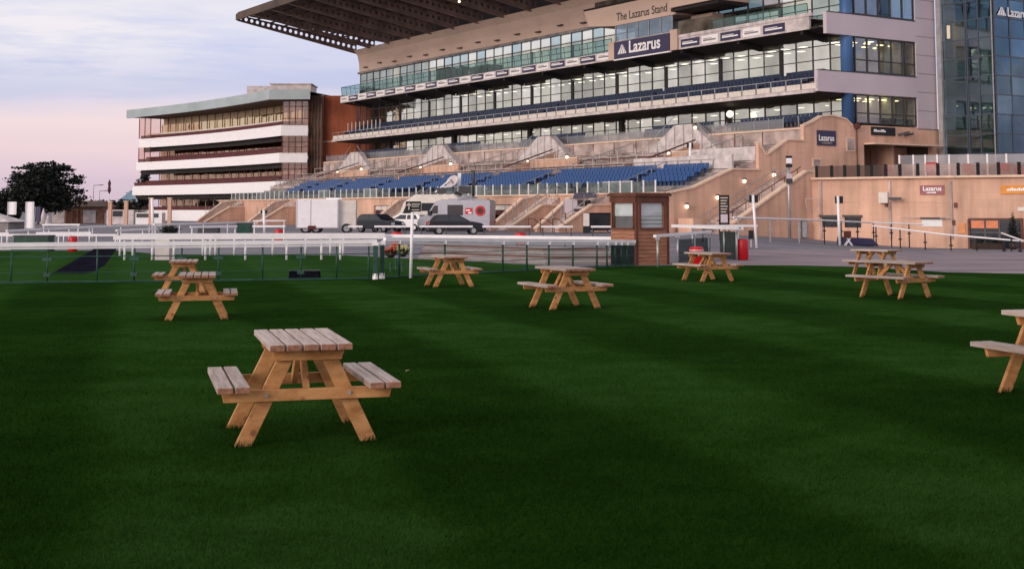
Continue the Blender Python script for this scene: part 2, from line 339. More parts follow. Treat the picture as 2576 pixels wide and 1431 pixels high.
def tmat(o, xd, zd=(0, 0, 1)):
    """text plane: x along xd, y up along zd"""
    xd = Vector(xd).normalized(); zd = Vector(zd).normalized(); n = xd.cross(zd)
    return Matrix.Translation(o) @ Matrix((xd, zd, n)).transposed().to_4x4()
# ================================================================ ground
def drape(name, mat, back, front, dz, nx=90, ny=50, kind='structure'):
    """sheet between two plan polylines [(X,Y)...] (same X order), following the terrain"""
    vs, fs = [], []
    bx = [p[0] for p in back]; by = [p[1] for p in back]; fx = [p[0] for p in front]; fy = [p[1] for p in front]
    for i in range(nx+1):
        t = i/nx
        X = bx[0]+(bx[-1]-bx[0])*t; Yb = float(np.interp(X, bx, by)); X2 = fx[0]+(fx[-1]-fx[0])*t; Yf = float(np.interp(X2, fx, fy))
        for j in range(ny+1):
            s_ = j/ny; x = X2+(X-X2)*s_; y = Yf+(Yb-Yf)*s_
            vs.append((x, y, gz(x, y)+dz))
    for i in range(nx):
        for j in range(ny):
            a = i*(ny+1)+j; fs.append((a, a+ny+1, a+ny+2, a+1))
    me = bpy.data.meshes.new(name); me.from_pydata(vs, [], fs); me.materials.append(mat)
    o = bpy.data.objects.new(name, me); COL.objects.link(o); o['kind'] = kind; return o
# base sheet to the horizon
ys = [-60, -20, 0, 6, 12, 16, 20, 24, 28, 32, 36]+[36+3.5*i for i in range(1, 21)]+[110, 120, 150, 200, 300, 600, 1500, 6000]
xs = [-4000, -1500, -600, -300, -150, -100]+[-80+2.5*i for i in range(57)]+[70, 90, 150, 400, 1500, 4000]
vs = [(x, y, gz(x, y) if 0 < y else 0) for x in xs for y in ys]
fs = [(i*len(ys)+j, (i+1)*len(ys)+j, (i+1)*len(ys)+j+1, i*len(ys)+j+1) for i in range(len(xs)-1) for j in range(len(ys)-1)]
me = bpy.data.meshes.new('ground'); me.from_pydata(vs, [], fs); me.materials.append(m_asph)
go = bpy.data.objects.new('ground', me); COL.objects.link(go); go['kind'] = 'structure'
bpix = [(0, 714), (604, 709), (945, 702), (1035, 697), (1265, 686), (1590, 669), (1700, 668), (2012, 668), (2172, 672), (2372, 685), (2576, 689)]
lb = [tuple(G(*p)[:2]) for p in bpix]
lb = [(-40, lb[0][1]-2.)]+lb+[(lb[-1][0]+14, lb[-1][1]-3)]
lb.sort()
drape('lawn', m_lawn, lb, [(-40, -6), (lb[-1][0], -6)], .006, 160, 90)
tpix = [(0, 631), (300, 631), (400, 640), (870, 643), (1000, 650), (1170, 657), (1374, 669), (1420, 676.5)]
tb = [tuple(G(*p)[:2]) for p in tpix]; tb = [(-40, tb[0][1]+1)]+tb; tb.sort()
tf = [(x, float(np.interp(x, [p[0] for p in lb], [p[1] for p in lb]))) for x in np.linspace(-30, tb[-1][0], 30)]
tb[0] = (-40, tb[0][1])
drape('racecourse_turf', m_turf, tb, [(p[0], p[1]+.02) for p in tf], .012, 120, 30)
pv = [G(*p)[:2] for p in ((2576, 640), (2400, 632), (2200, 628), (2000, 627), (1900, 628), (1760, 640))][::-1]
ppb = [(pv[0][0]-.5, pv[0][1])]+[tuple(p) for p in pv]+[(pv[-1][0]+12, pv[-1][1]-2)]
lf = [(x, float(np.interp(x, [p[0] for p in lb], [p[1] for p in lb]))+.02) for x in np.linspace(ppb[0][0], ppb[-1][0], 20)]
drape('paving', m_brickp, ppb, lf, .004, 60, 20)
# dark rubber horse path
pp = [G(*p) for p in ((131, 689), (160, 674), (218, 640), (236, 627), (293, 627), (278, 648), (263, 668), (232, 686), (204, 690))]
mb = MB()
for k in range(1, len(pp)-1):
    a, b, c = pp[0], pp[k], pp[k+1]
    n = 6
    P = lambda i, j: (lambda q: (q.x, q.y, gz(q.x, q.y)+.02))(a+(b-a)*(i/n)+(c-b)*(j/n))
    for i in range(n):
        for j in range(i+1):
            mb.quad(P(i, j), P(i+1, j), P(i+1, j+1))
            if j < i: mb.quad(P(i, j), P(i+1, j+1), P(i, j+1))
tag(mb.build('path', m_path, loc=pp[0]), kind='structure')
# grass blades on the near lawn
rng = np.random.default_rng(3)
n = 360000
Yb = 5.6/(1-rng.random(n)*(1-5.6/38.)); Xb = (rng.random(n)*2-1)*.44*Yb
zb = np.array([gz(x, y) for x, y in zip(Xb[::1], Yb[::1])])
keep = gzk = Yb+.1*Xb < 33.5
hgt = (.016+.020*rng.random(n))*np.clip(1.25-Yb/40, .25, 1.)*keep; wd = .0022*np.clip(Yb/8, .8, 3.5); ang = rng.random(n)*6.283; la = rng.random(n)*6.283; ln = hgt*(.3+.8*rng.random(n))
P0 = np.stack([Xb-np.cos(ang)*wd, Yb-np.sin(ang)*wd, zb], 1); P1 = np.stack([Xb+np.cos(ang)*wd, Yb+np.sin(ang)*wd, zb], 1); P2 = np.stack([Xb+np.cos(la)*ln, Yb+np.sin(la)*ln, zb+hgt], 1)
co = np.stack([P0, P1, P2], 1).reshape(-1, 3)
me = bpy.data.meshes.new('grass'); me.vertices.add(3*n); me.vertices.foreach_set('co', co.ravel()); me.loops.add(3*n); me.loops.foreach_set('vertex_index', np.arange(3*n, dtype=np.int32))
me.polygons.add(n); me.polygons.foreach_set('loop_start', np.arange(0, 3*n, 3, dtype=np.int32)); me.update(calc_edges=True); me.materials.append(m_blade)
go = bpy.data.objects.new('grass', me); COL.objects.link(go); tag(go, 'short mown dark green grass blades covering the lawn in front', 'grass', kind='stuff')
# ================================================================ picnic tables
def make_table(label, Ls=1.0):
    t = thing('picnic_table', label, 'picnic table', group='wooden picnic tables on the lawn')
    L_, W_, hb = .66*Ls, .30, .46; A_ = .43*Ls
    pw = (2*W_-4*.018)/5
    mb = MB()
    for k in range(5):
        x = -W_+k*(pw+.018); mb.box(x, x+pw, -L_+random.uniform(-.004, .004), L_+random.uniform(-.004, .004), .705, .75)
    def ends(o):
        o.data.materials.append(m_end)
        for p in o.data.polygons:
            if abs(p.normal.y) > .9: p.material_index = 1
    ends(mb.build('tabletop', m_top, t, bevel=.004))
    for s in (-1, 1):
        mb = MB()
        for a, b in ((.434, .538), (.556, .665)):
            x0, x1 = sorted((s*a, s*b)); mb.box(x0, x1, -L_+random.uniform(-.005, .005), L_, hb-.045, hb)
        ends(mb.build('seat', m_top, t, bevel=.004))
    for s in (-1, 1):
        y = s*A_
        # beams sit outside the legs, battens too
        yo = y+s*.046
        mb = MB(); mb.prism([(-.63, yo-.022, .414), (.63, yo-.022, .414), (.61, yo-.022, .33), (-.61, yo-.022, .33)], (0, .044, 0)); bm_ = mb.build('cross_beam', m_leg, t, bevel=.004)
        for bx in (-.305, .305):
            for q in (0,):
                b = MB(); yy = yo+s*.024; b.tube((bx, yy, .375), (bx, yy+s*.012, .375), .013, 10); b.build('bolt', m_steel, bm_)
        mb = MB(); mb.prism([(-.27, yo-.022, .703), (.27, yo-.022, .703), (.245, yo-.022, .62), (-.245, yo-.022, .62)], (0, .044, 0)); mb.build('top_batten', m_leg, t, bevel=.004)
        for k in (-1, 1):
            x0, x1 = k*.472, k*.13; w = .062
            mb = MB(); mb.prism([(x0-w, y-.0225, -.01), (x0+w, y-.0225, -.01), (x1+w, y-.0225, .70), (x1-w, y-.0225, .70)], (0, .045, 0)); mb.build('leg', m_leg, t, bevel=.004)
        mb = MB(); mb.beam((0, s*(A_-.03), .37), (0, s*.06, .70), .045, .08); mb.build('brace', m_leg, t, bevel=.003)
    mb = MB(); mb.box(-.28, .28, -.035, .035, .665, .704); mb.build('centre_batten', m_leg, t)
    return t
TB = [(-1.64, 10.306, .279, 1, 'nearest large wooden picnic table with pale weathered top and orange legs'),
      (-5.30, 22.3, .22, 1, 'picnic table at left overlapping another smaller looking table behind it'),
      (-7.42, 29.9, .2, 1, 'farthest left picnic table, half hidden behind another table near the green fence'),
      (-1.55, 32.6, .30, 1, 'picnic table just right of the thin white sign post'),
      (.98, 24.6, .40, 1.04, 'picnic table in the middle of the lawn, in front of the wooden kiosk'),
      (5.15, 34.8, .42, 1.04, 'picnic table in front of the red bins'),
      (7.93, 27.4, .62, 1.12, 'front picnic table of the overlapping pair at right'),
      (10.25, 37.2, .62, 1.0, 'rear picnic table of the overlapping pair by the paving'),
      (5.22, 12.3, .30, 1, 'picnic table cut off by the right edge with only its end showing')]
for X, Y, th, Ls, lab in TB:
    t = make_table(lab, Ls); t.location = (X, Y, gz(X, Y)); t.rotation_euler = (0, 0, th)
    if lab.startswith(('picnic table at left', 'farthest')): t.scale = (.99, .99, 1)
tv = []; rt = random.Random(9)
for X, Y, th, Ls, lab in TB:
    for sx_ in (-.472, .472):
        for sy in (-.43*Ls, .43*Ls):
            fx = X+sx_*math.cos(th)-sy*math.sin(th); fy = Y+sx_*math.sin(th)+sy*math.cos(th)
            for k in range(170):
                a = fx+rt.gauss(0, .06); b = fy+rt.gauss(0, .05); h_ = rt.uniform(.03, .075); z = gz(a, b); q = rt.uniform(0, 6.28); w2 = .003
                tv += [(a-w2*math.cos(q), b-w2*math.sin(q), z), (a+w2*math.cos(q), b+w2*math.sin(q), z), (a+rt.gauss(0, .02), b+rt.gauss(0, .02), z+h_)]
me = bpy.data.meshes.new('grass_tuft'); me.from_pydata(tv, [], [(i, i+1, i+2) for i in range(0, len(tv), 3)]); me.materials.append(m_blade)
go = bpy.data.objects.new('grass_tuft', me); COL.objects.link(go); tag(go, 'longer grass left unmown around the feet of the picnic tables', 'grass', kind='stuff')
# ================================================================ main grandstand (local frame: x along the front, -y towards the viewer)
O = Vector((-22.883, 196.113, 0)); ex = Vector((.54156, -.84066, 0)); ny = Vector((.84066, .54156, 0)); U1 = 97.35
SRZ = math.atan2(ex.y, ex.x)
def Lw(u, v, z=0): return O+ex*u+ny*v+Vector((0, 0, z))
def onv(x, y, v):
    r = ray(x, y); t = (v+O.dot(ny)-CP.dot(ny))/r.dot(ny); P = CP+r*t; return ((P-O).dot(ex), v, P.z)
def onu(x, y, u):
    r = ray(x, y); t = (u+O.dot(ex)-CP.dot(ex))/r.dot(ex); P = CP+r*t; return (u, (P-O).dot(ny), P.z)
GS = thing('grandstand', 'huge main grandstand with glazed tiers, brown cantilever roof and blue seats', 'grandstand', O, SRZ)
g = lambda mb, name, mat, par=GS, **k: mb.build(name, mat, par, **k)
# --- floors, back walls, side wall
mb = MB()
for z in (9.9, 14.0, 17.75): mb.box(.05, U1-.35, .35, 8, z-.5, z)
g(mb, 'floor_slab', m_roomd)
mb = MB(); mb.box(.3, U1-.4, 5.6, 5.8, 9.9, 13.5); mb.box(.3, U1-.4, 6.6, 6.8, 14.0, 17.2); mb.box(.3, U1-.4, 5.2, 5.4, 17.8, 22.2)
g(mb, 'interior_wall', m_room)
mb = MB(); mb.box(0, .28, .1, 12, -.4, 25.4); g(mb, 'end_wall', m_sandu)
# top cladding, slightly curved, over the top glazing
def prof_sheet(prof, u0, u1, du=3.):
    m_ = MB(); n_ = max(1, int((u1-u0)/du))
    for i in range(n_):
        a = u0+(u1-u0)*i/n_; b = u0+(u1-u0)*(i+1)/n_-.03
        for (v0, z0), (v1, z1) in zip(prof, prof[1:]): m_.quad((a, v0, z0), (b, v0, z0), (b, v1, z1), (a, v1, z1))
    return m_
mb = prof_sheet([(-.05, 22.25), (-.12, 23.6), (-.4, 24.8), (-1.0, 25.6)], -.02, U1-.4); mb.box(-.02, U1-.4, -.04, .3, 22.28, 25.2)
g(mb, 'upper_cladding', m_sandu)
mb = MB(); mb.box(-.04, 63, -.35, -.02, 22.0, 22.3); g(mb, 'window_head', m_conc)
mb = MB()
for k in range(14): mb.box(2+k*4.6, 2.9+k*4.6, -.5, -.14, 22.8+.25*(k % 2), 22.93+.25*(k % 2))
mb.split('air_vent', m_dgrey, GS)
# --- glazing bays
NB = 46
def bays(v, z0, z1, mats, name, trans, cols, u0=.3, u1=None, fr=m_dgrey, n_=NB):
    u1 = u1 or U1-.5; w = (u1-u0)/n_
    for i in range(n_):
        a = u0+i*w
        mb = MB(); tl = [random.uniform(-.05, .05) for _ in range(2)]
        mb.quad((a+.04, v+tl[0]*.3, z0), (a+w-.04, v+tl[1]*.3, z0), (a+w-.04, v+tl[1]*.3, z1), (a+.04, v+tl[0]*.3, z1))
        g(mb, name, random.choice(mats))
    mb = MB()
    for i in range(n_+1):
        a = u0+i*w; mb.box(a-.045, a+.045, v-.06, v+.1, z0, z1)
    for zt in trans: mb.box(u0, u1, v-.05, v+.09, zt-.04, zt+.04)
    g(mb, 'window_frame', fr)
    mb = MB()
    for i in range(2, n_, 4):
        a = u0+i*w; mb.box(a-.02, a+.42, v-.09, v+.12, z0, z0+(z1-z0)*cols)
    if cols: mb.split('door_post', m_black, GS)
bays(0, 14.0, 17.2, m_glassB, 'window', (16.45, 15.2), .8)
bays(0, 18.3, 22.05, [m_glassA, m_glassB[0]], 'upper_window', (20.9, 19.9), .62, fr=m_dgrey)
bays(0, 9.9, 11.6, m_glassB, 'lower_window', (10.45,), 0)
mb = MB()
for u in (10, 28, 46, 64, 81): mb.box(u, u+.6, -.25, .1, 8.6, 11.6)
mb.split('column', m_black, GS)
# ceiling lights seen through the glass
mb_n = 0
for i in range(34):
    u = 25+i*2.12+random.uniform(-.2, .2)
    for vv, zz_ in ((2.2, 16.95), (4.2, 16.9)):
        if random.random() < .75:
            mb = MB(); mb.box(u, u+.7, vv, vv+.5, zz_, zz_+.05); g(mb, 'ceiling_light', m_int); mb_n += 1
for i in range(22):
    u = 30+i*3.05; mb = MB(); mb.box(u, u+.6, 2.6, 3.0, 11.3, 11.35); g(mb, 'ceiling_light', m_int)
# --- soffits (dark undersides of the two balconies)
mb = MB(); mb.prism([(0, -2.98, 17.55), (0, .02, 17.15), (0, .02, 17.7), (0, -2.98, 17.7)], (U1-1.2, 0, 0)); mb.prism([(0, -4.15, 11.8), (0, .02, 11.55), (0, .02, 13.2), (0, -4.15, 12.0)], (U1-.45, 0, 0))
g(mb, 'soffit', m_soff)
mb = MB()
for i in range(12): mb.beam((4+i*8.2, -2.9, 17.45), (4+i*8.2, -.1, 16.95), .3, .5)
mb.split('soffit_rib', m_black, GS)
# --- upper balcony: fascia, banners, glass balustrade
mb = MB(); mb.box(-.05, 66.9, -3.12, -2.9, 17.55, 18.5); mb.box(77.2, 95.3, -3.12, -2.9, 17.55, 18.7); mb.box(-.05, 66.9, -3.0, 0, 18.3, 18.4); mb.box(77.2, 95.3, -3, 0, 18.5, 18.6); mb.box(77.2, 95.6, -3.2, -2.9, 18.7, 19.0)
g(mb, 'balcony_fascia', m_dirtyw)
u = .3; k = 0
while u < 92.5:
    w = 2.75 if k % 2 else 2.35
    mb = MB(); mb.box(u, u+w, -3.17, -3.13, 17.72, 18.4 if u < 70 else 18.5)
    b = g(mb, 'banner', m_navy if k % 2 else m_white)
    mb = MB(); mb.box(u+.25, u+w-.3, -3.195, -3.172, 17.98, 18.12); mb.box(u+.25, u+w-.9, -3.195, -3.172, 18.18, 18.24)
    g(mb, 'banner_stripe', m_white if k % 2 else m_conc, b)
    u += w+.35; k += 1
    if 64.2 < u < 78: u = 78.0
mb = MB()
for a, b in ((.0, 66.5), (82.5, 95)):
    n_ = int((b-a)/1.45)
    mb = MB()
    for i in range(n_):
        u = a+(b-a)*i/n_; mb.quad((u+.05, -2.95, 18.45), (u+(b-a)/n_-.05, -2.95, 18.45), (u+(b-a)/n_-.05, -3.05, 19.85), (u+.05, -3.05, 19.85))
    g(mb, 'glass_balustrade', m_bal)
mb = MB()
for a, b in ((0, 66.5), (82.5, 95)):
    n_ = int((b-a)/1.45)
    for i in range(n_+1):
        u = a+(b-a)*i/n_; mb.beam((u, -2.85, 18.4), (u, -3.02, 19.88), .05, .07, (1, 0, 0))
    mb.beam((a, -3.04, 19.88), (b, -3.04, 19.88), .06, .06)
mb.beam((0, -3.04, 19.88), (0, -.1, 19.88), .06, .06)
g(mb, 'balustrade_rail', m_green)
mb = MB(); mb.box(U1-20, U1-15, -2.95, -2.9, 18.8, 20.4); g(mb, 'brown_screen', m_roomd)
mb = MB(); mb.box(26, 29, -1.5, -.3, 18.5, 20.4); mb.box(31.5, 32.3, -1.2, -.3, 18.5, 20.2); mb.box(35, 38.5, -1.2, -.3, 18.5, 19.9); g(mb, 'dark_cabinet', m_black)
# --- lower balcony (ledge) with seats and parapet panels
mb = MB(); mb.box(-.15, U1-.42, -4.4, -4.1, 11.8, 12.08); mb.box(-.15, U1-.42, -4.25, 0, 12.05, 12.12); g(mb, 'balcony_ledge', m_dirtyw)
mb = MB()
for i in range(52):
    a = i*1.87; mb.box(a+.12, a+1.75, -4.32, -4.22, 12.13, 12.62)
mb.split('parapet_panel', m_cream, GS)
mb = MB()
for i in range(53):
    a = i*1.87; mb.box(a-.03, a+.05, -4.3, -4.24, 12.1, 13.1)
mb.beam((0, -4.27, 13.1), (U1-.45, -4.27, 13.1), .05, .05); g(mb, 'parapet_rail', m_steel)
mb = MB()
for r in range(4): mb.box(0.5, U1-2, -3.6+r*.95, -2.65+r*.95, 12.1, 12.3+r*.4)
g(mb, 'seating_step', m_conc)
def seat_mb(mb, u, v, z, w=.44):
    mb.box(u, u+w, v, v+.36, z+.38, z+.42); mb.prism([(u, v+.34, z+.40), (u, v+.38, z+.40), (u, v+.47, z+.86), (u, v+.42, z+.86)], (w, 0, 0)); mb.box(u+w*.4, u+w*.6, v+.1, v+.3, z, z+.38)
mb = MB()
for r in range(4):
    for i in range(int((U1-4)/.52)):
        if i % 34 == 33: continue
        seat_mb(mb, 1+i*.52, -3.4+r*.95, 12.3+r*.4)
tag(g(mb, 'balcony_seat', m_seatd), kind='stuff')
# glass/balcony furniture at far left end
mb = MB()
for i in range(9): mb.box(.6+i*1.3, .72+i*1.3, -2.2, -2.1, 12.2, 14.6)
mb.split('barrier_post', m_cream, GS)
# --- sign box
mb = MB(); bx0, bx1 = 62.9, 77.6
mb.prism([(bx0, -3.4, 21.55), (67.4, -3.4, 21.1), (bx1, -3.4, 21.1), (bx1, -3.4, 23.3), (bx0-.8, -3.4, 23.3)], (0, 3.3, 0)); mb.box(66.4, 67.55, -3.38, -.1, 17.5, 19.5); mb.box(76.6, 77.7, -3.38, -.1, 17.55, 19.6)
mb.box(77.75, 80.9, -1.6, -.1, 18.6, 21.0)
g(mb, 'stair_box', m_sandu)
mb = MB(); mb.box(bx0-.8, 77.9, -3.5, -.1, 23.32, 23.5); mb.box(77.65, 84.6, -4.1, -.2, 21.25, 21.55); g(mb, 'canopy_edge', m_soff)
mb = MB(); mb.box(77.8, 84.5, -4.4, -.1, 21.58, 24); g(mb, 'projecting_box', m_sandu)
mb = MB(); mb.quad((67.7, -3.3, 19.5), (76.9, -3.3, 19.5), (76.9, -3.3, 21.08), (67.7, -3.3, 21.08)); g(mb, 'landing_window', m_glw)
mb = MB()
for i in range(6): mb.box(67.6+i*1.86, 67.68+i*1.86, -3.36, -3.28, 19.5, 21.1)
mb.box(67.55, 77.0, -3.3, -.2, 19.35, 19.48); g(mb, 'landing_window_frame', m_steel)
mb = MB(); mb.quad((68, -1.0, 19.5), (77, -1.0, 19.5), (77, -1.0, 21), (68, -1.0, 21)); g(mb, 'landing_wall', m_conc)
mb = MB(); mb.box(67.5, 76.55, -3.46, -3.2, 17.55, 19.33); sg = g(mb, 'name_sign', m_navy)
mb = MB(); mb.box(67.4, 76.65, -3.44, -3.22, 17.4, 17.53); g(mb, 'sign_trim', m_white)
text_mesh('sign_lettering', 'Lazarus', m_white, 1.75, tmat((70.0, -3.48, 18.0), (1, 0, 0)), sg, .035, .98)
def logo(par, x, y, z, w, h, mat, xd=(1, 0, 0)):
    xd = Vector(xd); o_ = Vector((x, y, z)); m_ = MB(); nn = xd.cross(Vector((0, 0, 1)))*.02
    def poly(pts): m_.prism([o_+xd*(a*w)+Vector((0, 0, b*h)) for a, b in pts], nn)
    poly([(0, 0), (.28, .62), (.37, .62), (.12, 0)]); poly([(.17, 0), (.42, 1), (.52, 1), (.36, .4), (.30, 0)]); poly([(.36, 0), (.42, .3), (.60, 1), (.66, .9), (.52, 0)]); poly([(.58, 0), (.70, .75), (.78, .6), (.74, 0)]); poly([(.80, 0), (.82, .5), (1, 0)])
    return m_.build('sign_logo', mat, par)
logo(sg, 68.15, -3.48, 18.0, 1.5, .95, m_white)
text_mesh('stand_lettering', 'The Lazarus Stand', m_dgrey, 1.22, tmat((67.9, -3.42, 21.55), (1, 0, 0)), GS, .01, .93)
# --- upper boxes above the sign (top edge of the photo)
mb = MB(); mb.box(60, 95, -.4, 0, 23.6, 27.5); g(mb, 'box_row', m_roomd)
mb = MB(); mb.box(62, 94, -.6, -.42, 25.1, 26.6)
g(mb, 'box_row_window', m_glassB[2])
# --- roof
mb = MB(); u0, u1_ = -1.1, U1+3
R1 = (-19, 28.96+.75); R0 = (-.5, 26.9)
mb.quad((u0, R1[0], R1[1]), (u1_, R1[0], R1[1]), (u1_, 8, 26.9), (u0, 8, 26.9)); mb.quad((u0, R1[0], R1[1]+.3), (u1_, R1[0], R1[1]+.3), (u1_, 8, 27.3), (u0, 8, 27.3))
mb.quad((u0, R1[0], R1[1]), (u1_, R1[0], R1[1]), (u1_, R1[0], R1[1]+.3), (u0, R1[0], R1[1]+.3)); mb.quad((u0, R1[0], R1[1]), (u0, 8, 26.9), (u0, 8, 27.3), (u0, R1[0], R1[1]+.3))
g(mb, 'roof_deck', m_roof)
mb = MB()
for k in range(9):
    v = -18.2+k*2.1; t = (v+19)/18.5; z = R1[1]+(26.9-R1[1])*t-.12; mb.beam((u0, v, z), (u1_, v, z), .12, .22)
g(mb, 'roof_purlin', m_roof)
def cell_beam(u, tipz, rootz):
    mb = MB(); n_ = 22; th = .06
    zt = lambda v: R1[1]+(26.98-R1[1])*((v+19)/18.9)-.05
    zb_ = lambda v: tipz+(rootz-tipz)*((v+19)/18.9)
    for i in range(n_):
        a = -19+18.9*i/n_; b = -19+18.9*(i+1)/n_; c = (a+b)/2; zc = (zt(c)+zb_(c))/2; hh = (zt(c)-zb_(c)); r = min(.27, hh*.34)
        outer = [(b, zc), (b, zt(b)), (c, zt(c)), (a, zt(a)), (a, zc), (a, zb_(a)), (c, zb_(c)), (b, zb_(b))]
        inner = [(c+r*math.cos(math.pi*k/4), zc+r*math.sin(math.pi*k/4)) for k in range(8)]
        for k in range(8):
            k2 = (k+1) % 8
            for du in (-th, th): mb.quad((u+du, *outer[k]), (u+du, *outer[k2]), (u+du, *inner[k2]), (u+du, *inner[k]))
            mb.quad((u-th, *inner[k]), (u+th, *inner[k]), (u+th, *inner[k2]), (u-th, *inner[k2]))
    mb.beam((u, -19, tipz-.04), (u, -.1, rootz-.04), .34, .1); return mb
for i in range(17):
    u = -1.0+i*6.1
    o_ = g(cell_beam(u, 28.86, 25.3), 'roof_beam', m_beam)
mb = MB(); mb.beam((u0, -19.1, 29.3), (u1_, -19.1, 29.3), .3, .9); g(mb, 'roof_edge_beam', m_roof)
mb = MB()
for (u, v) in ((43, -8), (70, -8)): mb.ball((u, v, 26.6), .16)
g(mb, 'roof_lamp', m_lampe)
# --- right hand return side of the stand
mb = MB(); y0_, y1_ = -.9, 11.0
def ywall(v0, v1, z0, z1, u=U1, th=.4): mb.box(u-th, u, v0, v1, z0, z1)
zW = [(9.55, 11.85), (13.75, 16.95), (18.9, 21.9)]
ywall(8.3, 11, 9.0, 27); ywall(-4.3, 8.3, 11.9, 13.72); ywall(-3.1, 8.3, 16.98, 18.85); ywall(-.9, 8.3, 24.6, 28)
g(mb, 'side_cladding', m_mauve)
mb = MB()
for k in range(11): mb.box(U1-.41, U1+.012, 8.32, 10.98, 9.0+k*1.7, 9.03+k*1.7)
mb.box(U1-.1, U1+.03, -4.2, 8.3, 13.72, 13.8); mb.box(U1-.1, U1+.03, -3.0, 8.3, 18.85, 18.93); mb.split('cladding_joint', m_dgrey, GS)
mb = MB(); mb.tube((U1-.55, -.1, 9.0), (U1-.55, -.1, 26), .55, 20); g(mb, 'round_column', m_blue, smooth=True)
for (z0, z1), mat, nm in zip([(9.3, 11.85), (13.8, 16.95), (18.95, 24.6)], (m_glassC, m_glassB[2], m_glw), ('a', 'b', 'c')):
    w = 7.8/5
    for i in range(5):
        mb = MB(); a = .5+i*w; mb.quad((U1-.2, a+.05, z0), (U1-.2, a+w-.05, z0), (U1-.2, a+w-.05, z1), (U1-.2, a+.05, z1)); g(mb, 'side_window', GL('side_glass', (.75, .72, .6), .25, (.8, .85, .9)) if nm != 'c' else m_glw)
    mb = MB()
    for i in range(6): mb.box(U1-.28, U1-.1, .5+i*w-.05, .5+i*w+.05, z0, z1)
    for zt in (z0+.05, z1-.05, z0+(z1-z0)*.36): mb.box(U1-.27, U1-.12, .4, 8.3, zt-.05, zt+.05)
    g(mb, 'side_window_frame', m_dgrey)
mb = MB(); mb.box(U1-6, U1-5.8, .2, 8.2, 9.3, 11.9); mb.box(U1-6, U1-5.8, 1.0, 8.2, 13.8, 17); g(mb, 'warm_interior', m_warm)
mb = MB(); mb.box(U1-9, U1-.3, 8.35, 8.5, 9, 17.2); g(mb, 'side_partition', m_warm)
mb = MB()
for v in (1.5, 3.2, 4.9, 6.4):
    for u in (U1-1.6, U1-3.4): mb.box(u, u+.4, v, v+.8, 11.6, 11.66); mb.box(u, u+.3, v, v+.6, 16.6, 16.66)
g(mb, 'side_ceiling_light', EM('warm_ceiling_panel', (1, .86, .5), 4.0))
# --- sandstone end wall with raking parapet, terrace end
W1 = [(-21.1, 3.0), (-18.4, 3.45), (-14.2, 5.0), (-11.3, 5.0), (-11.3, 7.25), (-10.5, 6.2), (-8.0, 7.55), (-6.1, 7.55), (-6.1, 8.8), (-5.0, 9.2), (-3.9, 9.7), (-2.6, 9.8), (-1, 9.55), (-.2, 9.0), (8.3, 8.95), (11.2, 9.1), (11.2, 4.0), (11.2, -.8), (-21.1, -.8)]
mb = MB(); mb.prism([(U1-.35, v, z) for v, z in W1[:14]]+[(U1-.35, -.2, -.8), (U1-.35, -21.1, -.8)], (.35, 0, 0))
mb.box(U1-.35, U1, -.2, 1.2, -.8, 9.0); mb.box(U1-.35, U1, 1.2, 10.0, 7.55, 9.15); mb.box(U1-.35, U1, 10.0, 11.2, -.8, 9.1)
mb.box(U1-.35, U1, 1.2, 10, -.8, 4.2)
g(mb, 'sandstone_end_wall', m_sand)
mb = MB()
for (v0, z0), (v1, z1) in zip(W1[:13], W1[1:14]):
    if abs(v0-v1) > .1: mb.beam((U1-.17, v0, z0+.06), (U1-.17, v1, z1+.06), .55, .13)
mb.box(U1-.3, U1+1.2, 1.2, 10.2, 7.45, 7.58)
mb.split('wall_coping', m_sandc, GS)
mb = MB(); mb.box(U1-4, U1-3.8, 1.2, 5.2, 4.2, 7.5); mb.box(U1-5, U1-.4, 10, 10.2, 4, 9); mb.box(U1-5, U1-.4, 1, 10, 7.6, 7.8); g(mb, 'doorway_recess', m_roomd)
mb = MB(); mb.box(U1-3, U1-2.8, 5.2, 10, 4.2, 7.5); mb.box(U1-4, U1-.3, 5.2, 5.4, 4.2, 7.5); g(mb, 'doorway_wall', m_sand)
mb = MB()
for i in range(3):
    for zt in (4.3, 6.6): mb.box(U1-3.7, U1-3.6, 1.3+i*1.3, 1.4+i*1.3, 4.2, 7.2)
mb.box(U1-3.7, U1-3.6, 1.3, 5.2, 6.4, 6.5); g(mb, 'door_frame', m_dgrey)
mb = MB(); mb.quad((U1+.03, *onu(2055, 330, U1)[1:]), (U1+.03, *onu(2101, 333, U1)[1:]), (U1+.03, *onu(2101, 367.5, U1)[1:]), (U1+.03, *onu(2055, 366, U1)[1:]))
a_ = onu(2055, 366, U1); b_ = onu(2101, 330, U1)
mb = MB(); mb.box(U1+.005, U1+.08, a_[1], b_[1], a_[2], b_[2]); sg = g(mb, 'wall_sign', m_navy)
text_mesh('sign_lettering', 'Lazarus', m_white, .72, tmat((U1+.09, a_[1]+.14, a_[2]+.42), (0, 1, 0)), sg, .012, .86)
text_mesh('sign_small_lettering', '~8', m_conc, .32, tmat((U1+.09, a_[1]+.5, a_[2]+.14), (0, 1, 0)), sg, .0, 1)
def wall_panel(name, px, mat, th=.06, par=GS):
    a_ = onu(px[0], px[3], U1); b_ = onu(px[2], px[1], U1); m_ = MB(); m_.box(U1+.004, U1+th, a_[1], b_[1], a_[2], b_[2]); return g(m_, name, mat, par)
q = wall_panel('door_sign', (2191, 322, 2250, 340), m_black, .1)
a_ = onu(2191, 340, U1); text_mesh('sign_lettering', '~10', m_white, .34, tmat((U1+.12, a_[1]+.25, a_[2]+.28), (0, 1, 0)), q, .01, 1)
wall_panel('louvre_frame', (2128, 346, 2150, 381), m_sandc, .05); wall_panel('louvre', (2131, 349, 2147, 378), m_timd, .07).data.materials[0] = m_sandp
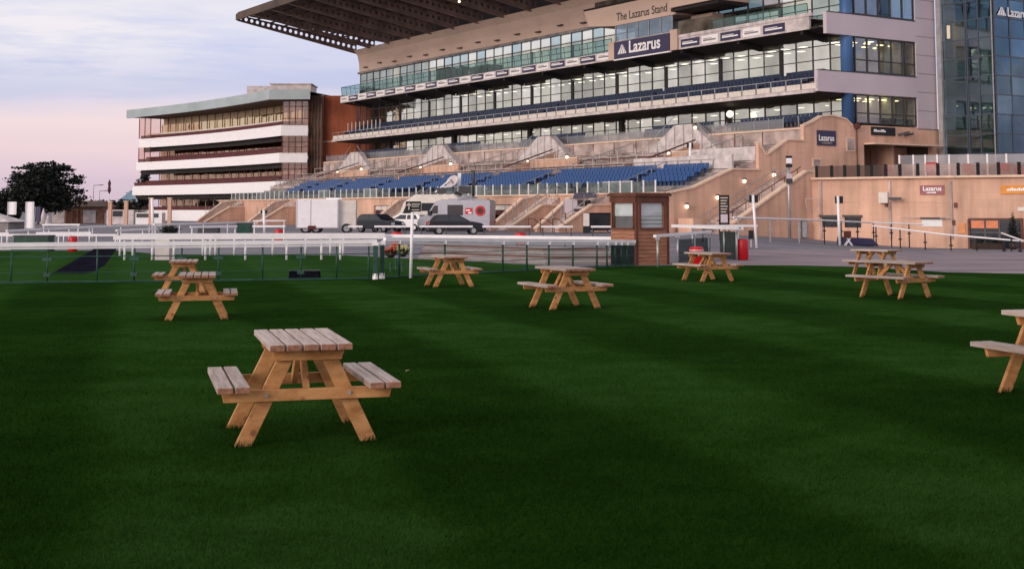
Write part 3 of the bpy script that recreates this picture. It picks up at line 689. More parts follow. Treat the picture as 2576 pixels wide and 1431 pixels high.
wall_panel('louvre_frame', (2043, 399, 2065, 420), m_sandc, .05); wall_panel('louvre', (2046, 402, 2062, 420), m_sandp, .07)
def lamp_on(pt, par=GS, r=.165, name='wall_lamp'):
    m_ = MB(); m_.ball(pt, r); l_ = g(m_, name, m_lampe, par, smooth=True); m_ = MB(); m_.tube((pt[0], pt[1], pt[2]+r), (pt[0], pt[1], pt[2]+r+.12), r*.9, 8); g(m_, 'lamp_cap', m_chip, l_); return l_
for x, y in ((1867.4, 456.4), (1942, 440.5), (1800, 497.5), (1722.7, 519.8)):
    a_ = onu(x, y, U1); lamp_on((U1+.25, a_[1], a_[2]))
mb = MB(); a_ = onu(2153, 322, U1); mb.box(U1, U1+.3, a_[1]-.2, a_[1]+.2, a_[2]-.1, a_[2]+.35); mb.tube((U1+.1, a_[1], 4.5), (U1+.1, a_[1], a_[2]), .05); g(mb, 'drain_pipe', m_timd)
mb = MB(); a_ = onu(2261, 340, U1); mb.beam((U1, a_[1], a_[2]), (U1+1, a_[1]+.2, a_[2]+.2), .25, .2); mb.beam((U1, a_[1]+.8, a_[2]), (U1+.8, a_[1]+1, a_[2]+.1), .2, .2); mb.split('security_camera', m_dgrey, GS)
# ================================================================ terraces of the main stand
ZF = 3.0
mb = MB(); mb.box(0, U1-.4, -5.6, .1, -.5, 8.6)
for k in range(3): mb.box(0, U1-.4, -3.6+k*1.2, .1, 8.6+k*.4, 9.0+k*.4-.01)
nst = 14
for k in range(nst): mb.box(0, U1-.36, -14+k*.6, -5.55, 4.95+k*.175, 4.95+(k+1)*.175)
g(mb, 'terrace_step', m_sandp)
mb = MB()
for k in range(nst): mb.box(.1, U1-.5, -14.02+k*.6, -13.9+k*.6, 4.95+(k+1)*.175-.035, 4.95+(k+1)*.175+.012)
tag(g(mb, 'step_nosing', m_dgrey))
mb = MB(); mb.box(0, U1-.36, -14.02, -5.6, -.5, 4.95); mb.box(0, U1-.36, -5.75, -5.5, 7.3, 8.75); g(mb, 'terrace_wall', m_sandp)
mb = MB()
for k in range(5): mb.box(2.5, U1-.36, -19+k, -13.9, ZF-.02+k*.36, ZF+.34+k*.36)
mb.box(2.5, U1-.36, -21, -13.9, ZF-.4, ZF); g(mb, 'seating_step', m_conc)
# crush barriers
mb = MB()
for (v, z) in ((-9.5, 6.1), (-12.2, 5.35)):
    mb.beam((1, v, z+.62), (U1-5, v, z+.62), .07, .09)
    for i in range(40): mb.beam((1+i*2.3, v, z-.4), (1+i*2.3, v, z+.6), .05, .05)
g(mb, 'crush_barrier', m_timd)
mb = MB()
for i in range(62): mb.beam((2+i*1.52, -13.95, 4.9), (2+i*1.52, -13.95, 5.95), .07, .07)
mb.beam((2, -13.95, 5.95), (95, -13.95, 5.95), .04, .04); mb.split('barrier_post', m_steel, GS)
# glass screen of the upper deck
mb = MB()
for i in range(52): mb.quad((1+i*1.8, -5.7, 8.75), (2.72+i*1.8, -5.7, 8.75), (2.72+i*1.8, -5.7, 9.6), (1+i*1.8, -5.7, 9.6))
g(mb, 'deck_screen', m_frost)
mb = MB()
for i in range(54): mb.beam((.95+i*1.8, -5.7, 8.6), (.95+i*1.8, -5.7, 9.75), .05, .06)
mb.split('deck_screen_post', m_steel, GS)
# stairs from the middle walkway up to the deck, with sandstone side walls, frosted screens and lamps
for i, uc in enumerate((12.0, 35.4, 58.9, 82.2)):
    mb = MB(); w = 2.3
    mb.prism([(uc-5.5, -6.6, 7.2), (uc+5.0, -6.6, 7.2), (uc+1.2, -6.6, 9.75), (uc-1.2, -6.6, 9.75)], (0, .8, 0)); g(mb, 'stair_screen_wall', m_dirtyw)
    mb = MB(); mb.beam((uc-5.5, -6.7, 7.9), (uc-1.0, -6.7, 10.6), .05, .05); mb.beam((uc+1.0, -6.7, 10.6), (uc+5, -6.7, 8), .05, .05)
    for k in range(8): mb.beam((uc-5+k*1.3, -6.7, 7.2), (uc-5+k*1.3, -6.7, 8.3+(2.0-abs(k-3.8)*.45)), .04, .04)
    g(mb, 'stair_handrail', m_steel)
    us = uc+9.6   # sandstone raking wall leading up into the stand
    if us < U1-5:
        sl_ = [(-14.0, 4.9), (-14.0, 5.75), (-7.0, 8.1), (-5.8, 8.1), (-5.8, 4.9)]
        mb = MB(); mb.prism([(us-7.5, v, z) for v, z in ((-13.2, 5.0), (-13.2, 5.75), (-7.0, 7.9), (-5.8, 7.9), (-5.8, 5.0))], (.3, 0, 0)); g(mb, 'raking_wall', m_sand)
        mb = MB(); mb.box(us-7.2, us+1.2, -9.9, -9.6, 5.6, 6.95); g(mb, 'landing_wall', m_sand)
        mb = MB(); mb.box(us-7.2, us+1.25, -9.95, -9.55, 6.95, 7.05); g(mb, 'landing_coping', m_sandc)
        mb = MB(); mb.beam((us-7.35, -13.3, 6.15), (us-7.35, -7.0, 8.2), .12, .12); g(mb, 'raking_handrail', m_timd)
    for dx, zz_ in ((2.8, 7.1), (-4.4, 6.85)):
        if us+dx < U1-4: lamp_on((us-3+dx, -10.15, zz_), r=.17)
for x, y in ((1748.6, 321.5),):
    a_ = onv(x, y, -6.9); lamp_on(a_, r=.16)
a_ = onv(1836, 287.5, -1.5); mb = MB(); mb.ball(a_, .34, 8); g(mb, 'flood_lamp', m_lampe)
# bridge walls at far right of the terrace
mb = MB(); mb.box(88.5, U1-.4, -11.3, -11.0, 5.0, 7.0); mb.box(84, U1-.4, -13.9, -13.7, 4.9, 6.3); g(mb, 'terrace_dwarf_wall', m_dirtyw)
# blue seats
blocks = [(14, 18.5), (20, 27.5), (29, 38.9), (40.5, 49.9), (51.6, 61.1), (62.8, 72), (74.2, 88), (89.5, 95.8)]
cnt = 0; rest = MB(); sproto = None
for bi, (a, b) in reversed(list(enumerate(blocks))):
    for r in range(1, 5):
        u = b-.46-(.25*r if bi == 7 else 0)
        while u > a+(5-r)*.25-1:
            v = -18.9+r; z = ZF+.34+r*.36
            if (bi == 6 and 60 < u < 99) and cnt < 100:
                if sproto is None:
                    q = MB(); seat_mb(q, 0, 0, 0, .46); sproto = g(q, 'seat', m_seat); o_ = sproto
                else:
                    o_ = sproto.copy(); COL.objects.link(o_); o_.parent = GS
                o_.location = (u, v, z); cnt += 1
            else: seat_mb(rest, u, v, z, .46)
            u -= .54
tag(g(rest, 'seat', m_seat), kind='stuff')
mb = MB()
for a, b in ((5, 20), (27, 39), (50, 61), (73, 82), (86, 96)):
    u = a
    while u < b: seat_mb(mb, u, -4.2, 9.0); seat_mb(mb, u, -3.2, 9.35); u += .52
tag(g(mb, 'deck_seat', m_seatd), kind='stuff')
for u in (19.2, 28.2, 39.7, 50.8, 62.0, 73.1, 88.8):
    mb = MB()
    for k in range(10): mb.box(u-.55, u+.55, -19+k*.5, -13.95, ZF+k*.18, ZF+.2+k*.18)
    g(mb, 'aisle_stair', m_dirtyw)
    mb = MB(); mb.beam((u, -19, ZF+1.1), (u, -14, ZF+2.95), .06, .06)
    for k in range(4): mb.beam((u, -18.8+k*1.55, ZF+k*.55), (u, -18.8+k*1.55, ZF+1.15+k*.56), .06, .06)
    mb.beam((u+.8, -13.5, 6.1), (u+.8, -6, 8.4), .06, .06)
    for k in range(6): mb.beam((u+.8, -13.5+k*1.5, 4.9+k*.44), (u+.8, -13.5+k*1.5, 6.1+k*.46), .06, .06)
    g(mb, 'aisle_handrail', m_steel)
for v, z, n__ in ((-11.0, 5.8, 40), (-8.0, 6.7, 40)):
    mb = MB()
    for i in range(n__): mb.beam((2+i*2.3+.6*(i % 3), v, z-.2), (2+i*2.3+.6*(i % 3), v, z+1.0), .06, .06)
    mb.split('terrace_post', m_dirtyw, GS)
    mb = MB(); 
    for i in range(0, n__-3, 3): mb.beam((2+i*2.3, v, z+1.0), (2+(i+2)*2.3+.9, v, z+1.0), .05, .05)
    mb.split('terrace_barrier', m_steel, GS)
mb = MB()
for i in range(26): mb.box(2+i*3.6, 2.08+i*3.6, -5.79, -5.74, 7.35, 8.6)
mb.split('wall_joint', m_timd, GS)
mb = MB(); mb.box(.2, U1-.4, -5.85, -5.7, 8.6, 8.75); g(mb, 'deck_wall_coping', m_sandc)
# front rail with glass, wall, openings and flights down to the forecourt
mb = MB()
for i in range(62): mb.beam((3+i*1.52, -20.9, ZF), (3+i*1.52, -20.9, ZF+1.12), .09, .09)
mb.split('front_rail_post', m_white, GS)
mb = MB()
for i in range(61): mb.quad((3.1+i*1.52, -20.9, ZF+.1), (4.42+i*1.52, -20.9, ZF+.1), (4.42+i*1.52, -20.9, ZF+1.05), (3.1+i*1.52, -20.9, ZF+1.05))
g(mb, 'front_rail_glass', GL('clear_rail_glass', (.42, .50, .50), .16, (.6, .72, .72)))
mb = MB()
for a, b in ((31.5, 34), (44, 47), (65.5, 69), (88.5, 92.5)): mb.box(a, b, -20.75, -20.6, ZF, ZF+1.1); mb.box(a, b, -20.1, -20.0, ZF, ZF+.9)
g(mb, 'screen_panel', m_dirtyw)
fl = [8.8, 27.0, 60.0, 83.3, 90.5]
op = [(2.4, 5.4), (21.6, 23.6), (47., 53.), (71.5, 75.5)]
mb = MB(); u = -1.
for a, b in op+[(U1-.36, None)]:
    mb.box(u, a, -21.2, -20.9, -.4, ZF); 
    if b: mb.box(a, b, -21.2, -20.9, 2.25, ZF)
    u = b
g(mb, 'front_wall', m_sand)
mb = MB(); mb.box(-1, U1-.1, -21.35, -20.7, ZF, ZF+.14); g(mb, 'front_coping', m_sandc)
mb = MB()
for a, b in op: mb.box(a, b, -19.4, -19.3, -.4, ZF-.4)
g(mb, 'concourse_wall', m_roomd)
for a, b in op:
    mb = MB(); mb.box(a+.1, b-.1, -21.0, -20.95, 1.75, 2.2); sb = g(mb, 'entrance_sign', m_cream); mb = MB(); mb.box(a+.1, b-.1, -20.98, -20.94, 1.3, 1.7); g(mb, 'sign_band', m_maroon, sb)
    mb = MB()
    for k in range(4): mb.box(a+.2+k*(b-a-.4)/4, a+.28+k*(b-a-.4)/4, -20.99, -20.95, -.2, 1.75)
    g(mb, 'gate_bars', m_dgrey)
for f in fl:
    mb = MB()
    for k in range(16): mb.box(f-3.18, f-.35, -21.2-.31*(k+1), -21.2-.31*k, -.4, ZF-.185*(k+1))
    g(mb, 'front_stair', m_sandp)
    for uu, hh in ((f-3.5, .9), (f-.35, 0)):
        pr = [(-21.2, -.4), (-21.2, 2.1+hh), (-23.3, 2.1+hh*.6), (-26.6, .15), (-26.6, -.4)]
        mb = MB(); mb.prism([(uu, v, z) for v, z in pr], (.32, 0, 0)); w_ = g(mb, 'stair_side_wall', m_sand)
        mb = MB(); mb.beam((uu+.16, -23.3, 2.17+hh*.6), (uu+.16, -26.7, .2), .5, .14); mb.beam((uu+.16, -21.1, 2.17+hh), (uu+.16, -23.3, 2.17+hh*.6), .5, .14); g(mb, 'side_wall_coping', m_sandc, w_)
    for uu in (f-1.8, f-.55):
        mb = MB(); mb.beam((uu, -21.2, ZF+.9), (uu, -26.2, .95), .06, .06)
        for k in range(5): mb.beam((uu, -21.4-k*1.15, ZF-.15-k*.6), (uu, -21.4-k*1.15, ZF+.82-k*.42), .05, .05)
        g(mb, 'stair_handrail', m_steel)
a_ = onv(1390, 509, -21.4); lamp_on(a_, r=.17)
# broad flight at the right end beside the end wall
mb = MB()
for k in range(24): mb.box(U1, 101.7, -19.2+k*.375, -10, -.6+k*.19, -.6+(k+1)*.19+.01)
mb.box(U1, 101.7, -10.2, -2, -.6, 4.1); g(mb, 'broad_stair', m_sandp)
mb = MB(); pr = [(-19.6, -.8), (-19.6, .5), (-18.3, .7), (-10.6, 4.75), (-9.9, 4.75), (-9.9, -.8)]
mb.prism([(101.7, v, z) for v, z in pr], (.35, 0, 0)); g(mb, 'stair_outer_wall', m_sand)
mb = MB(); mb.beam((101.87, -18.4, .78), (101.87, -10.6, 4.82), .55, .14); mb.beam((101.87, -10.6, 4.82), (101.87, -9.9, 4.82), .55, .14); g(mb, 'outer_wall_coping', m_sandc)
for uu in (98.2, 99.6, 100.8):
    mb = MB(); mb.beam((uu, -19, .9), (uu, -10, 5.2), .06, .06)
    for k in range(7): mb.beam((uu, -18.8+k*1.4, -.2+k*.7), (uu, -18.8+k*1.4, .95+k*.68), .05, .05)
    g(mb, 'broad_stair_handrail', m_steel if uu < 100 else m_timd)
mb = MB(); a0 = onu(1695, 500, U1+.5); mb.box(U1+.4, U1+2.2, -20.3, -19.4, -.5, 1.1); g(mb, 'kiosk_plinth', m_sand)
# ================================================================ plaza wall at right
def Wp(x, Y): return Vector(((x-CX)/F*Y, Y, 0))
PL = [Wp(2041, 104.9), Wp(2130, 103.2), Wp(2226, 101.3), Wp(2400, 98.6), Wp(2640, 95.4)]
PZ = 4.15
PW = thing('plaza_wall', 'long curved sandstone retaining wall with doors and signs at the right', 'wall', (PL[0].x, PL[0].y, 0))
BK = Vector((.84066, .54156, 0))*14
mb = MB(); mb.prism([Vector((p.x, p.y, -1.6)) for p in PL]+[Vector((p.x, p.y, -1.6))+BK for p in PL[::-1]], (0, 0, 1.6+PZ)); mb.build('wall', m_sand, PW, W=True)
mb = MB()
for p, q in zip(PL, PL[1:]): mb.beam((p.x, p.y-.1, PZ+.07), (q.x, q.y-.1, PZ+.07), .5, .16)
mb.build('coping', m_sandc, PW, W=True)
def onW2(x, y, off=.0):
    """point on the plaza wall face seen at x,y (survey)"""
    for i in range(len(PL)-1):
        p, q = PL[i], PL[i+1]; d = (q-p).normalized(); n = Vector((d.y, -d.x, 0)); r = ray(x, y)
        t = ((p-CP).dot(n)-(-off if n.y < 0 else off))/r.dot(n); P = CP+r*t; s_ = (P-p).dot(d)
        if -.5 <= s_ <= (q-p).length+.01 or i == len(PL)-2: return P, d, n
def wpanel(name, px, mat, th=.08, label=None, cat=None, par=None):
    A, d, n = onW2(px[0], px[3]); B, _, _ = onW2(px[2], px[1]); B = A+d*((B-A).dot(d))+Vector((0, 0, B.z-A.z))
    mb = MB(); a = A+n*.006; mb.prism([a, a+d*((B-A).dot(d)), a+(B-A), a+Vector((0, 0, B.z-A.z))], n*th)
    if par is None: o_ = mb.build(name, mat, loc=A); tag(o_, label, cat)
    else: o_ = mb.build(name, mat, par, W=True)
    return o_, A, d, n, B
def frame_of(name, px, mat, w_, par, th=.12):
    x0, y0, x1, y1 = px
    for q in ((x0-w_, y0-w_, x1+w_, y0), (x0-w_, y1, x1+w_, y1+w_), (x0-w_, y0, x0, y1), (x1, y0, x1+w_, y1)): wpanel(name, q, mat, th, par=par)
m_doorg = MT('grey_blue_door', (.20, .22, .28), .4)
o_, A, d, n, B = wpanel('door', (2018, 556, 2040, 597), m_doorg, .05, par=PW); wpanel('door_window', (2023, 560, 2035, 572), m_cglass, .02, par=o_) ; frame_of('door_frame', (2018, 556, 2040, 597), m_dgrey, 2, PW)
for q in ((2067, 546, 2106, 571), (2126, 546, 2166, 572)):
    wpanel('shutter_window', q, m_cglass, .05, par=PW); wpanel('shutter_head', (q[0]-4, q[1]-5, q[2]+3, q[1]), m_dgrey, .3, par=PW)
wpanel('hatch', (2320, 553, 2371, 570), m_blind, .05, par=PW); wpanel('hatch_head', (2316, 547, 2378, 551), m_dgrey, .2, par=PW)
eb, *_ = wpanel('entrance_glass', (2440, 552, 2570, 626), m_cglass, .05, par=PW); frame_of('entrance_frame', (2440, 552, 2570, 626), m_timd, 3, PW, .2)
for x in (2478, 2514, 2545): wpanel('entrance_mullion', (x, 552, x+2.5, 626), m_dgrey, .12, par=PW)
wpanel('entrance_transom', (2440, 584, 2570, 586.5), m_dgrey, .11, par=PW)
wpanel('blind', (2444, 555, 2511, 574), MT('orange_sunset_reflection', (.75, .25, .12), .6), .09, par=PW)  # sunset reflected in the entrance glass, painted as an orange panel
o_, A, d, n, B = wpanel('framed_notice', (2412, 561, 2429, 587), MT('orange_notice', (.70, .30, .12), .6), .07, 'orange framed menu board beside the glazed entrance', 'notice board')
o2, A, d, n, B = wpanel('wall_sign', (2315, 466, 2375, 490), MT('mauve_sign', (.33, .11, .12), .5), .09, 'mauve sign with pale lettering on the sandstone wall', 'sign')
def wtext(o_, A, d, n, s, size, dx, dz, mat, th=.1, bold=.0, sx=1):
    return text_mesh('sign_lettering', s, mat, size, tmat((d*dx+n*th+Vector((0, 0, dz))), d), o_, bold, sx)
wtext(o2, A, d, n, 'Lazarus', .46, .22, .3, m_white, .11, .012); wtext(o2, A, d, n, '~9', .16, .5, .1, m_white, .11)
o2, A, d, n, B = wpanel('orange_sign', (2518, 466, 2600, 488), MT('orange_sign', (.72, .28, .03), .5), .09, 'orange framed sign at the right edge of the sandstone wall', 'sign'); wtext(o2, A, d, n, '~8', .32, .45, .22, m_white, .11, .01)
o2, A, d, n, B = wpanel('small_sign', (2560, 521, 2600, 531), m_cream, .07, 'small brown and white name plate above the glazed entrance', 'sign'); frame_of('sign_frame', (2561, 522, 2599, 530), m_timd, 1, o2, .05)
wpanel('meter_box', (2215, 484, 2237, 511), m_cream, .35, 'cream wall unit with ventilation slots on the sandstone wall', 'wall unit'); 
A, d, n = onW2(2242, 500); mb = MB(); mb.beam(A, A+n*.6+d*.3, .12, .12); mb.beam(A+n*.6, A+n*.6+d*.9, .22, .2); tag(mb.build('security_camera', m_dgrey, loc=A), 'grey security camera beside the cream wall unit', 'camera')
for x, y in ((2230, 514), (2404, 516), (2399, 560)):
    wpanel('wall_light', (x-3, y-6, x+4, y+6), m_timd, .15, par=PW)
for x in (2065, 2238, 2392): wpanel('down_pipe', (x, 455, x+2.5, 600), m_sandp, .1, par=PW)
for y in (508, 548): wpanel('string_course', (2110, y, 2400, y+1.2), m_sandp, .04, par=PW)
# hanging emblem outline on the wall
A, d, n = onW2(2027, 500); mb = MB(); sw, sh = .95, 1.1
pts = [(0, 0), (1, 0), (.95, -.6), (.5, -1), (.05, -.6)]
for (a, b), (c, e_) in zip(pts, pts[1:]+pts[:1]): mb.beam(A+d*(a*sw)+n*.05+Vector((0, 0, b*sh)), A+d*(c*sw)+n*.05+Vector((0, 0, e_*sh)), .04, .05)
tag(mb.build('shield_outline', m_sandp, loc=A), 'faint shield outline mounted at the left end of the sandstone wall', 'emblem')
# plaza balustrades
PB = thing('plaza_balustrade', 'brown tinted glass balustrade with dark posts on top of the sandstone wall', 'balustrade', (PL[0].x, PL[0].y, PZ))
m_smoke = GL('smoked_glass', (.34, .28, .27), .10, (.42, .36, .36), .2)
xs_ = [2022, 2049, 2087, 2120, 2154, 2187, 2223, 2260, 2305, 2356, 2408, 2458, 2510, 2562, 2600]
def plan(x, dd=.45):
    P, d, n = onW2(x, 450); P = Vector((P.x, P.y, 0))-n*dd; return P
for i, x in enumerate(xs_):
    if i == 0: continue
    p = plan(x); mb = MB(); mb.beam(p+Vector((0, 0, PZ+.1)), p+Vector((0, 0, PZ+1.12)), .2, .2); mb.build('post', m_black, PB, W=True)
    if i < len(xs_)-1:
        q = plan(xs_[i+1]); mb = MB(); mb.quad(*[p+Vector((0, 0, PZ+.15)), q+Vector((0, 0, PZ+.15)), q+Vector((0, 0, PZ+1.08)), p+Vector((0, 0, PZ+1.08))]); mb.build('glass_panel', m_smoke, PB, W=True)
PB2 = thing('terrace_balustrade', 'pale glass balustrade with white posts further back on the plaza', 'balustrade', (PL[2].x, PL[2].y+5, PZ))
def onz(x, y, z): r = ray(x, y); t = (z-H)/r.z; return CP+r*t
pts2 = [Vector(((x-CX)/F*Y, Y, 0)) for x, Y in ((2261, 110), (2296, 109.7), (2326, 109.4), (2356, 109.1), (2386, 108.8), (2434, 108.3), (2482, 107.8), (2530, 107.3), (2578, 106.8))]
mb = MB()
for p, q in zip(pts2, pts2[1:]): mb.prism([p+Vector((0, 0, 4.2)), q+Vector((0, 0, 4.2)), q+Vector((0, 0, 5.35)), p+Vector((0, 0, 5.35))], (0, .1, 0))
mb.build('dwarf_wall', m_conc, PB2, W=True)
for i, p in enumerate(pts2):
    mb = MB(); mb.beam(p+Vector((0, -.08, 4.2)), p+Vector((0, -.08, 6.32)), .12, .12); mb.build('post', m_white, PB2, W=True)
    if i < len(pts2)-1: q = pts2[i+1]; mb = MB(); mb.quad(*[p+Vector((0, -.05, 5.4)), q+Vector((0, -.05, 5.4)), q+Vector((0, -.05, 6.3)), p+Vector((0, -.05, 6.3))]); mb.build('glass_panel', m_frost, PB2, W=True)
def chair(x, Y, z, lab, s=1.):
    X = (x-CX)/F*Y; t = thing('red_chair', lab, 'chair', (X, Y, z), random.uniform(-.3, .3), 'red chairs on the plaza')
    mb = MB(); mb.lathe(0, 0, [(.1, .0), (.34, .02), (.40, .45), (.30, .47)], 14); mb.build('seat', m_red, t, smooth=True)
    mb = MB(); mb.prism([(-.38, .28, .4), (.38, .28, .4), (.33, .36, 1.0), (-.33, .36, 1.0)], (0, .1, 0)); mb.build('backrest', m_red, t)
    t.scale = (s, s, s)
labs = ['red tub chair behind the brown glass, first from the left', 'red tub chair beside the tall dark post', 'red tub chair behind the middle of the plaza glass', 'red tub chair behind the plaza glass towards the right', 'red tub chair behind the glass near the right edge']
for (x, s_), lb_ in zip(((2236, 1.1), (2346, 1.25), (2440, 1.1), (2530, 1.1), (2565, .9)), labs): chair(x, 102.5-(x-2236)*.012, PZ, lb_, s_)
# conifer in front of the entrance
def foliage(name, mat, parent, blobs, n_, size, seed=1, flat=.5):
    rg = np.random.default_rng(seed); V = []; wts = np.array([b[3]*b[4]*b[5] for b in blobs]); wts = wts/wts.sum()
    ii = rg.choice(len(blobs), n_, p=wts); B = np.array(blobs)[ii]
    d = rg.normal(size=(n_, 3)); d /= np.linalg.norm(d, axis=1)[:, None]; r = rg.random(n_)**.45
    C = B[:, :3]+d*B[:, 3:6]*r[:, None]*(1+.15*rg.normal(size=n_)[:, None])
    a = rg.normal(size=(n_, 3)); a /= np.linalg.norm(a, axis=1)[:, None]; b = rg.normal(size=(n_, 3)); b[:, 2] *= flat; b /= np.linalg.norm(b, axis=1)[:, None]
    s = size*(.5+rg.random(n_))[:, None]
    co = np.stack([C-a*s*.5, C+b*s*.6, C+a*s*.5, C-b*s*.6], 1).reshape(-1, 3)
    me = bpy.data.meshes.new(name); me.from_pydata(co.tolist(), [], [(4*i, 4*i+1, 4*i+2, 4*i+3) for i in range(n_)]); me.materials.append(mat)
    o = bpy.data.objects.new(name, me); COL.objects.link(o); o.parent = parent; return o
p = G(2541, 625); p = Vector(((2541-CX)/F*94, 94, gz((2541-CX)/F*94, 94)))
t = thing('potted_conifer', 'slim dark conifer standing in front of the glazed entrance', 'plant', p)
foliage('foliage', m_leaf, t, [(0, 0, .9, .42, .42, .55), (0, 0, 1.5, .34, .34, .55), (0, 0, 2.0, .2, .2, .45), (0, 0, 2.4, .1, .1, .3)], 1500, .09, 4)
mb = MB(); mb.lathe(0, 0, [(.2, 0), (.3, .45), (.27, .45)], 14); mb.build('pot', m_chip, t, smooth=True)
p = Vector(((2480-CX)/F*95, 95, gz(34, 95))); t = thing('planter', 'low dark planter of shrubs below the orange sunset reflection', 'planter', p)
mb = MB(); mb.box(-1.1, 1.1, -.3, .3, 0, .45); mb.build('box', m_chip, t); foliage('foliage', m_leaf, t, [(-.6, 0, .6, .6, .3, .3), (.5, 0, .6, .6, .3, .3)], 500, .1, 9)
# ================================================================ glass tower
V0 = 11.05; ut = None
def tz(x, y, v): return onv(x, y, v)
UT = onv(2502, 200, V0)[0]
TW = thing('glass_tower', 'blue glass office tower with a curved corner behind the plaza', 'tower', O, SRZ)
def pane_mats(nm, t_, r_, g_, k):
    return [GL(nm+'_%d' % i, tuple(c*random.uniform(.75, 1.2) for c in t_), r_*random.uniform(.8, 1.15), tuple(c*f for c in g_), .05) for i, f in enumerate([random.uniform(.8, 1.25) for _ in range(k)])]
mL = pane_mats('grey_green_pane', (.42, .52, .54), .42, (.40, .54, .62), 5); mR = pane_mats('blue_pane', (.14, .23, .28), .45, (.20, .33, .44), 4)
cl = [U1+.4+(UT-U1-.45)*f_ for f_ in (.06, .5, .74, .99)]; zl = [3.28+i*1.72 for i in range(13)]
for z0, z1 in zip(zl, zl[1:]):
    for a, b in zip(cl, cl[1:]):
        mb = MB(); e_ = random.uniform(-.03, .03); mb.quad((a+.03, V0+e_, z0), (b-.03, V0-e_, z0), (b-.03, V0-e_, z1), (a+.03, V0+e_, z1)); mb.build('glass_pane', random.choice(mL), TW)
    for k in range(3):
        mb = MB(); a = V0+.15+k*2.15; e_ = random.uniform(-.03, .03); mb.quad((UT+e_, a, z0), (UT-e_, a+2.1, z0), (UT-e_, a+2.1, z1), (UT+e_, a, z1)); mb.build('glass_pane', random.choice(mR), TW)
mb = MB(); mb.quad((U1+.3, V0+.02, 24), (UT, V0+.02, 24), (UT, V0+.02, 30), (U1+.3, V0+.02, 30)); mb.quad((UT-.02, V0, 24), (UT-.02, V0+16, 24), (UT-.02, V0+16, 30), (UT-.02, V0, 30)); mb.quad((UT-.02, V0+6.6, 3), (UT-.02, V0+16, 3), (UT-.02, V0+16, 24), (UT-.02, V0+6.6, 24)); mb.build('upper_glazing', mR[0], TW)
mb = MB()
nrow = 14; zs_ = [5.0+i*1.72 for i in range(nrow+1)]
for z in zs_:
    mb.box(U1+.3, UT+.05, V0-.06, V0+.04, z-.045, z+.045); mb.box(UT-.04, UT+.06, V0-.05, V0+16, z-.045, z+.045)
for f_ in (0.0, .06, .5, .53, .74, .985): a = U1+.4+(UT-U1-.45)*f_; mb.box(a-.05, a+.05, V0-.08, V0+.04, 3, 30)
for k in range(8): mb.box(UT-.04, UT+.06, V0+.12+k*2.15, V0+.22+k*2.15, 3, 30)
mb.build('mullion', MT('slate_mullion', (.07, .09, .12), .4), TW)
mb = MB(); mb.box(U1+.3, U1+.8, V0-.3, V0-.05, 3, 30); mb.box(UT-.12, UT-.02, V0-.12, V0-.08, 3, 30); mb.build('corner_trim', m_steel, TW)
mb = MB()
for z in (6.7, 13.5, 20.4, 27.2): mb.box(U1+.5, UT-.3, V0+.5, V0+15, z-.25, z)
mb.build('floor', m_conc, TW)
mb = MB(); mb.box(U1-1.5, UT-.3, V0+2.4, V0+2.6, 3, 30); mb.box(UT-.9, UT-.8, V0+.5, V0+15, 3, 30); mb.build('inner_wall', MT('tower_inner_wall', (.19, .26, .29), .8, var=.35, vs=.25), TW)
for z0 in (7.4, 14.4, 20.9):
    for k in range(2):
        mb = MB(); a = U1+2.4+k*1.9; mb.box(a, a+1.7, V0+2.2, V0+2.3, z0, z0+2.6); mb.build('inner_window', MT('dim_inner_window', (.36, .36, .33), .6), TW)
mb = MB(); mb.box(U1+1.0, U1+1.25, V0+.35, V0+.5, 17.4, 18.6); mb.build('lamp', m_lampe, TW)
mb = MB(); mb.box(U1+1.2, U1+2.8, V0+.9, V0+1.0, 15.2, 19.0); mb.build('lit_wall', MT('yellow_lit_wall', (.46, .44, .25), .8), TW)  # lamplight on this wall is put into its yellow colour
a_ = onu(2506, 36, UT); logo(TW, UT+.1, a_[1], a_[2]-.1, 1.25, .75, m_white, (0, 1, 0))
text_mesh('sign_lettering', 'Lazarus', m_white, 1.15, tmat((UT+.12, a_[1]+1.4, a_[2]-.1), (0, 1, 0)), TW, .02, .9)
# ================================================================ county style stand at left
YK = 195.
K = Vector(((706-CX)/F*YK, YK, 0)); dl = Vector((-.6362, .7715, 0)); nf = Vector((-.7715, -.6362, 0))
CS = thing('curved_stand', 'smaller white banded grandstand with grey roof edge and maroon balconies', 'grandstand', (K.x, K.y, 0))
LL = 50.6
def pl3(off, ext=0., ext2=0.):
    """plan line left end - kink - right end, moved out by off"""
    k = K+nf*off; k2 = Vector((K.x-.35*off, K.y-off, 0)); kk = Vector(((k.x+k2.x)/2-off*.1, (k.y+k2.y)/2, 0))
    return [K+dl*(LL+ext)+nf*off, kk, Vector((K.x+4.0+ext2, K.y-off, 0))]
def band(name, off, z0, z1, mat, th=.3, ext=0., ext2=0., slant=0., n_sub=10):
    a = pl3(off, ext, ext2); b = pl3(off-th, ext, ext2); mb = MB()
    for i in range(2):
        for k in range(n_sub if i == 0 else 1):
            t0 = k/(n_sub if i == 0 else 1); t1 = (k+1)/(n_sub if i == 0 else 1)
            c = [a[i].lerp(a[i+1], t0), a[i].lerp(a[i+1], t1), b[i].lerp(b[i+1], t1), b[i].lerp(b[i+1], t0)]
            if i == 0:   # gentle concave sweep
                sg_ = lambda t: nf*(-1.6*math.sin(math.pi*t))
                c = [c[0]+sg_(t0), c[1]+sg_(t1), c[2]+sg_(t1), c[3]+sg_(t0)]
            mb.hexa([Vector((p.x, p.y, z0)) for p in c]+[Vector((p.x, p.y, z1)) for p in c])
    return mb.build(name, mat, CS, W=True)
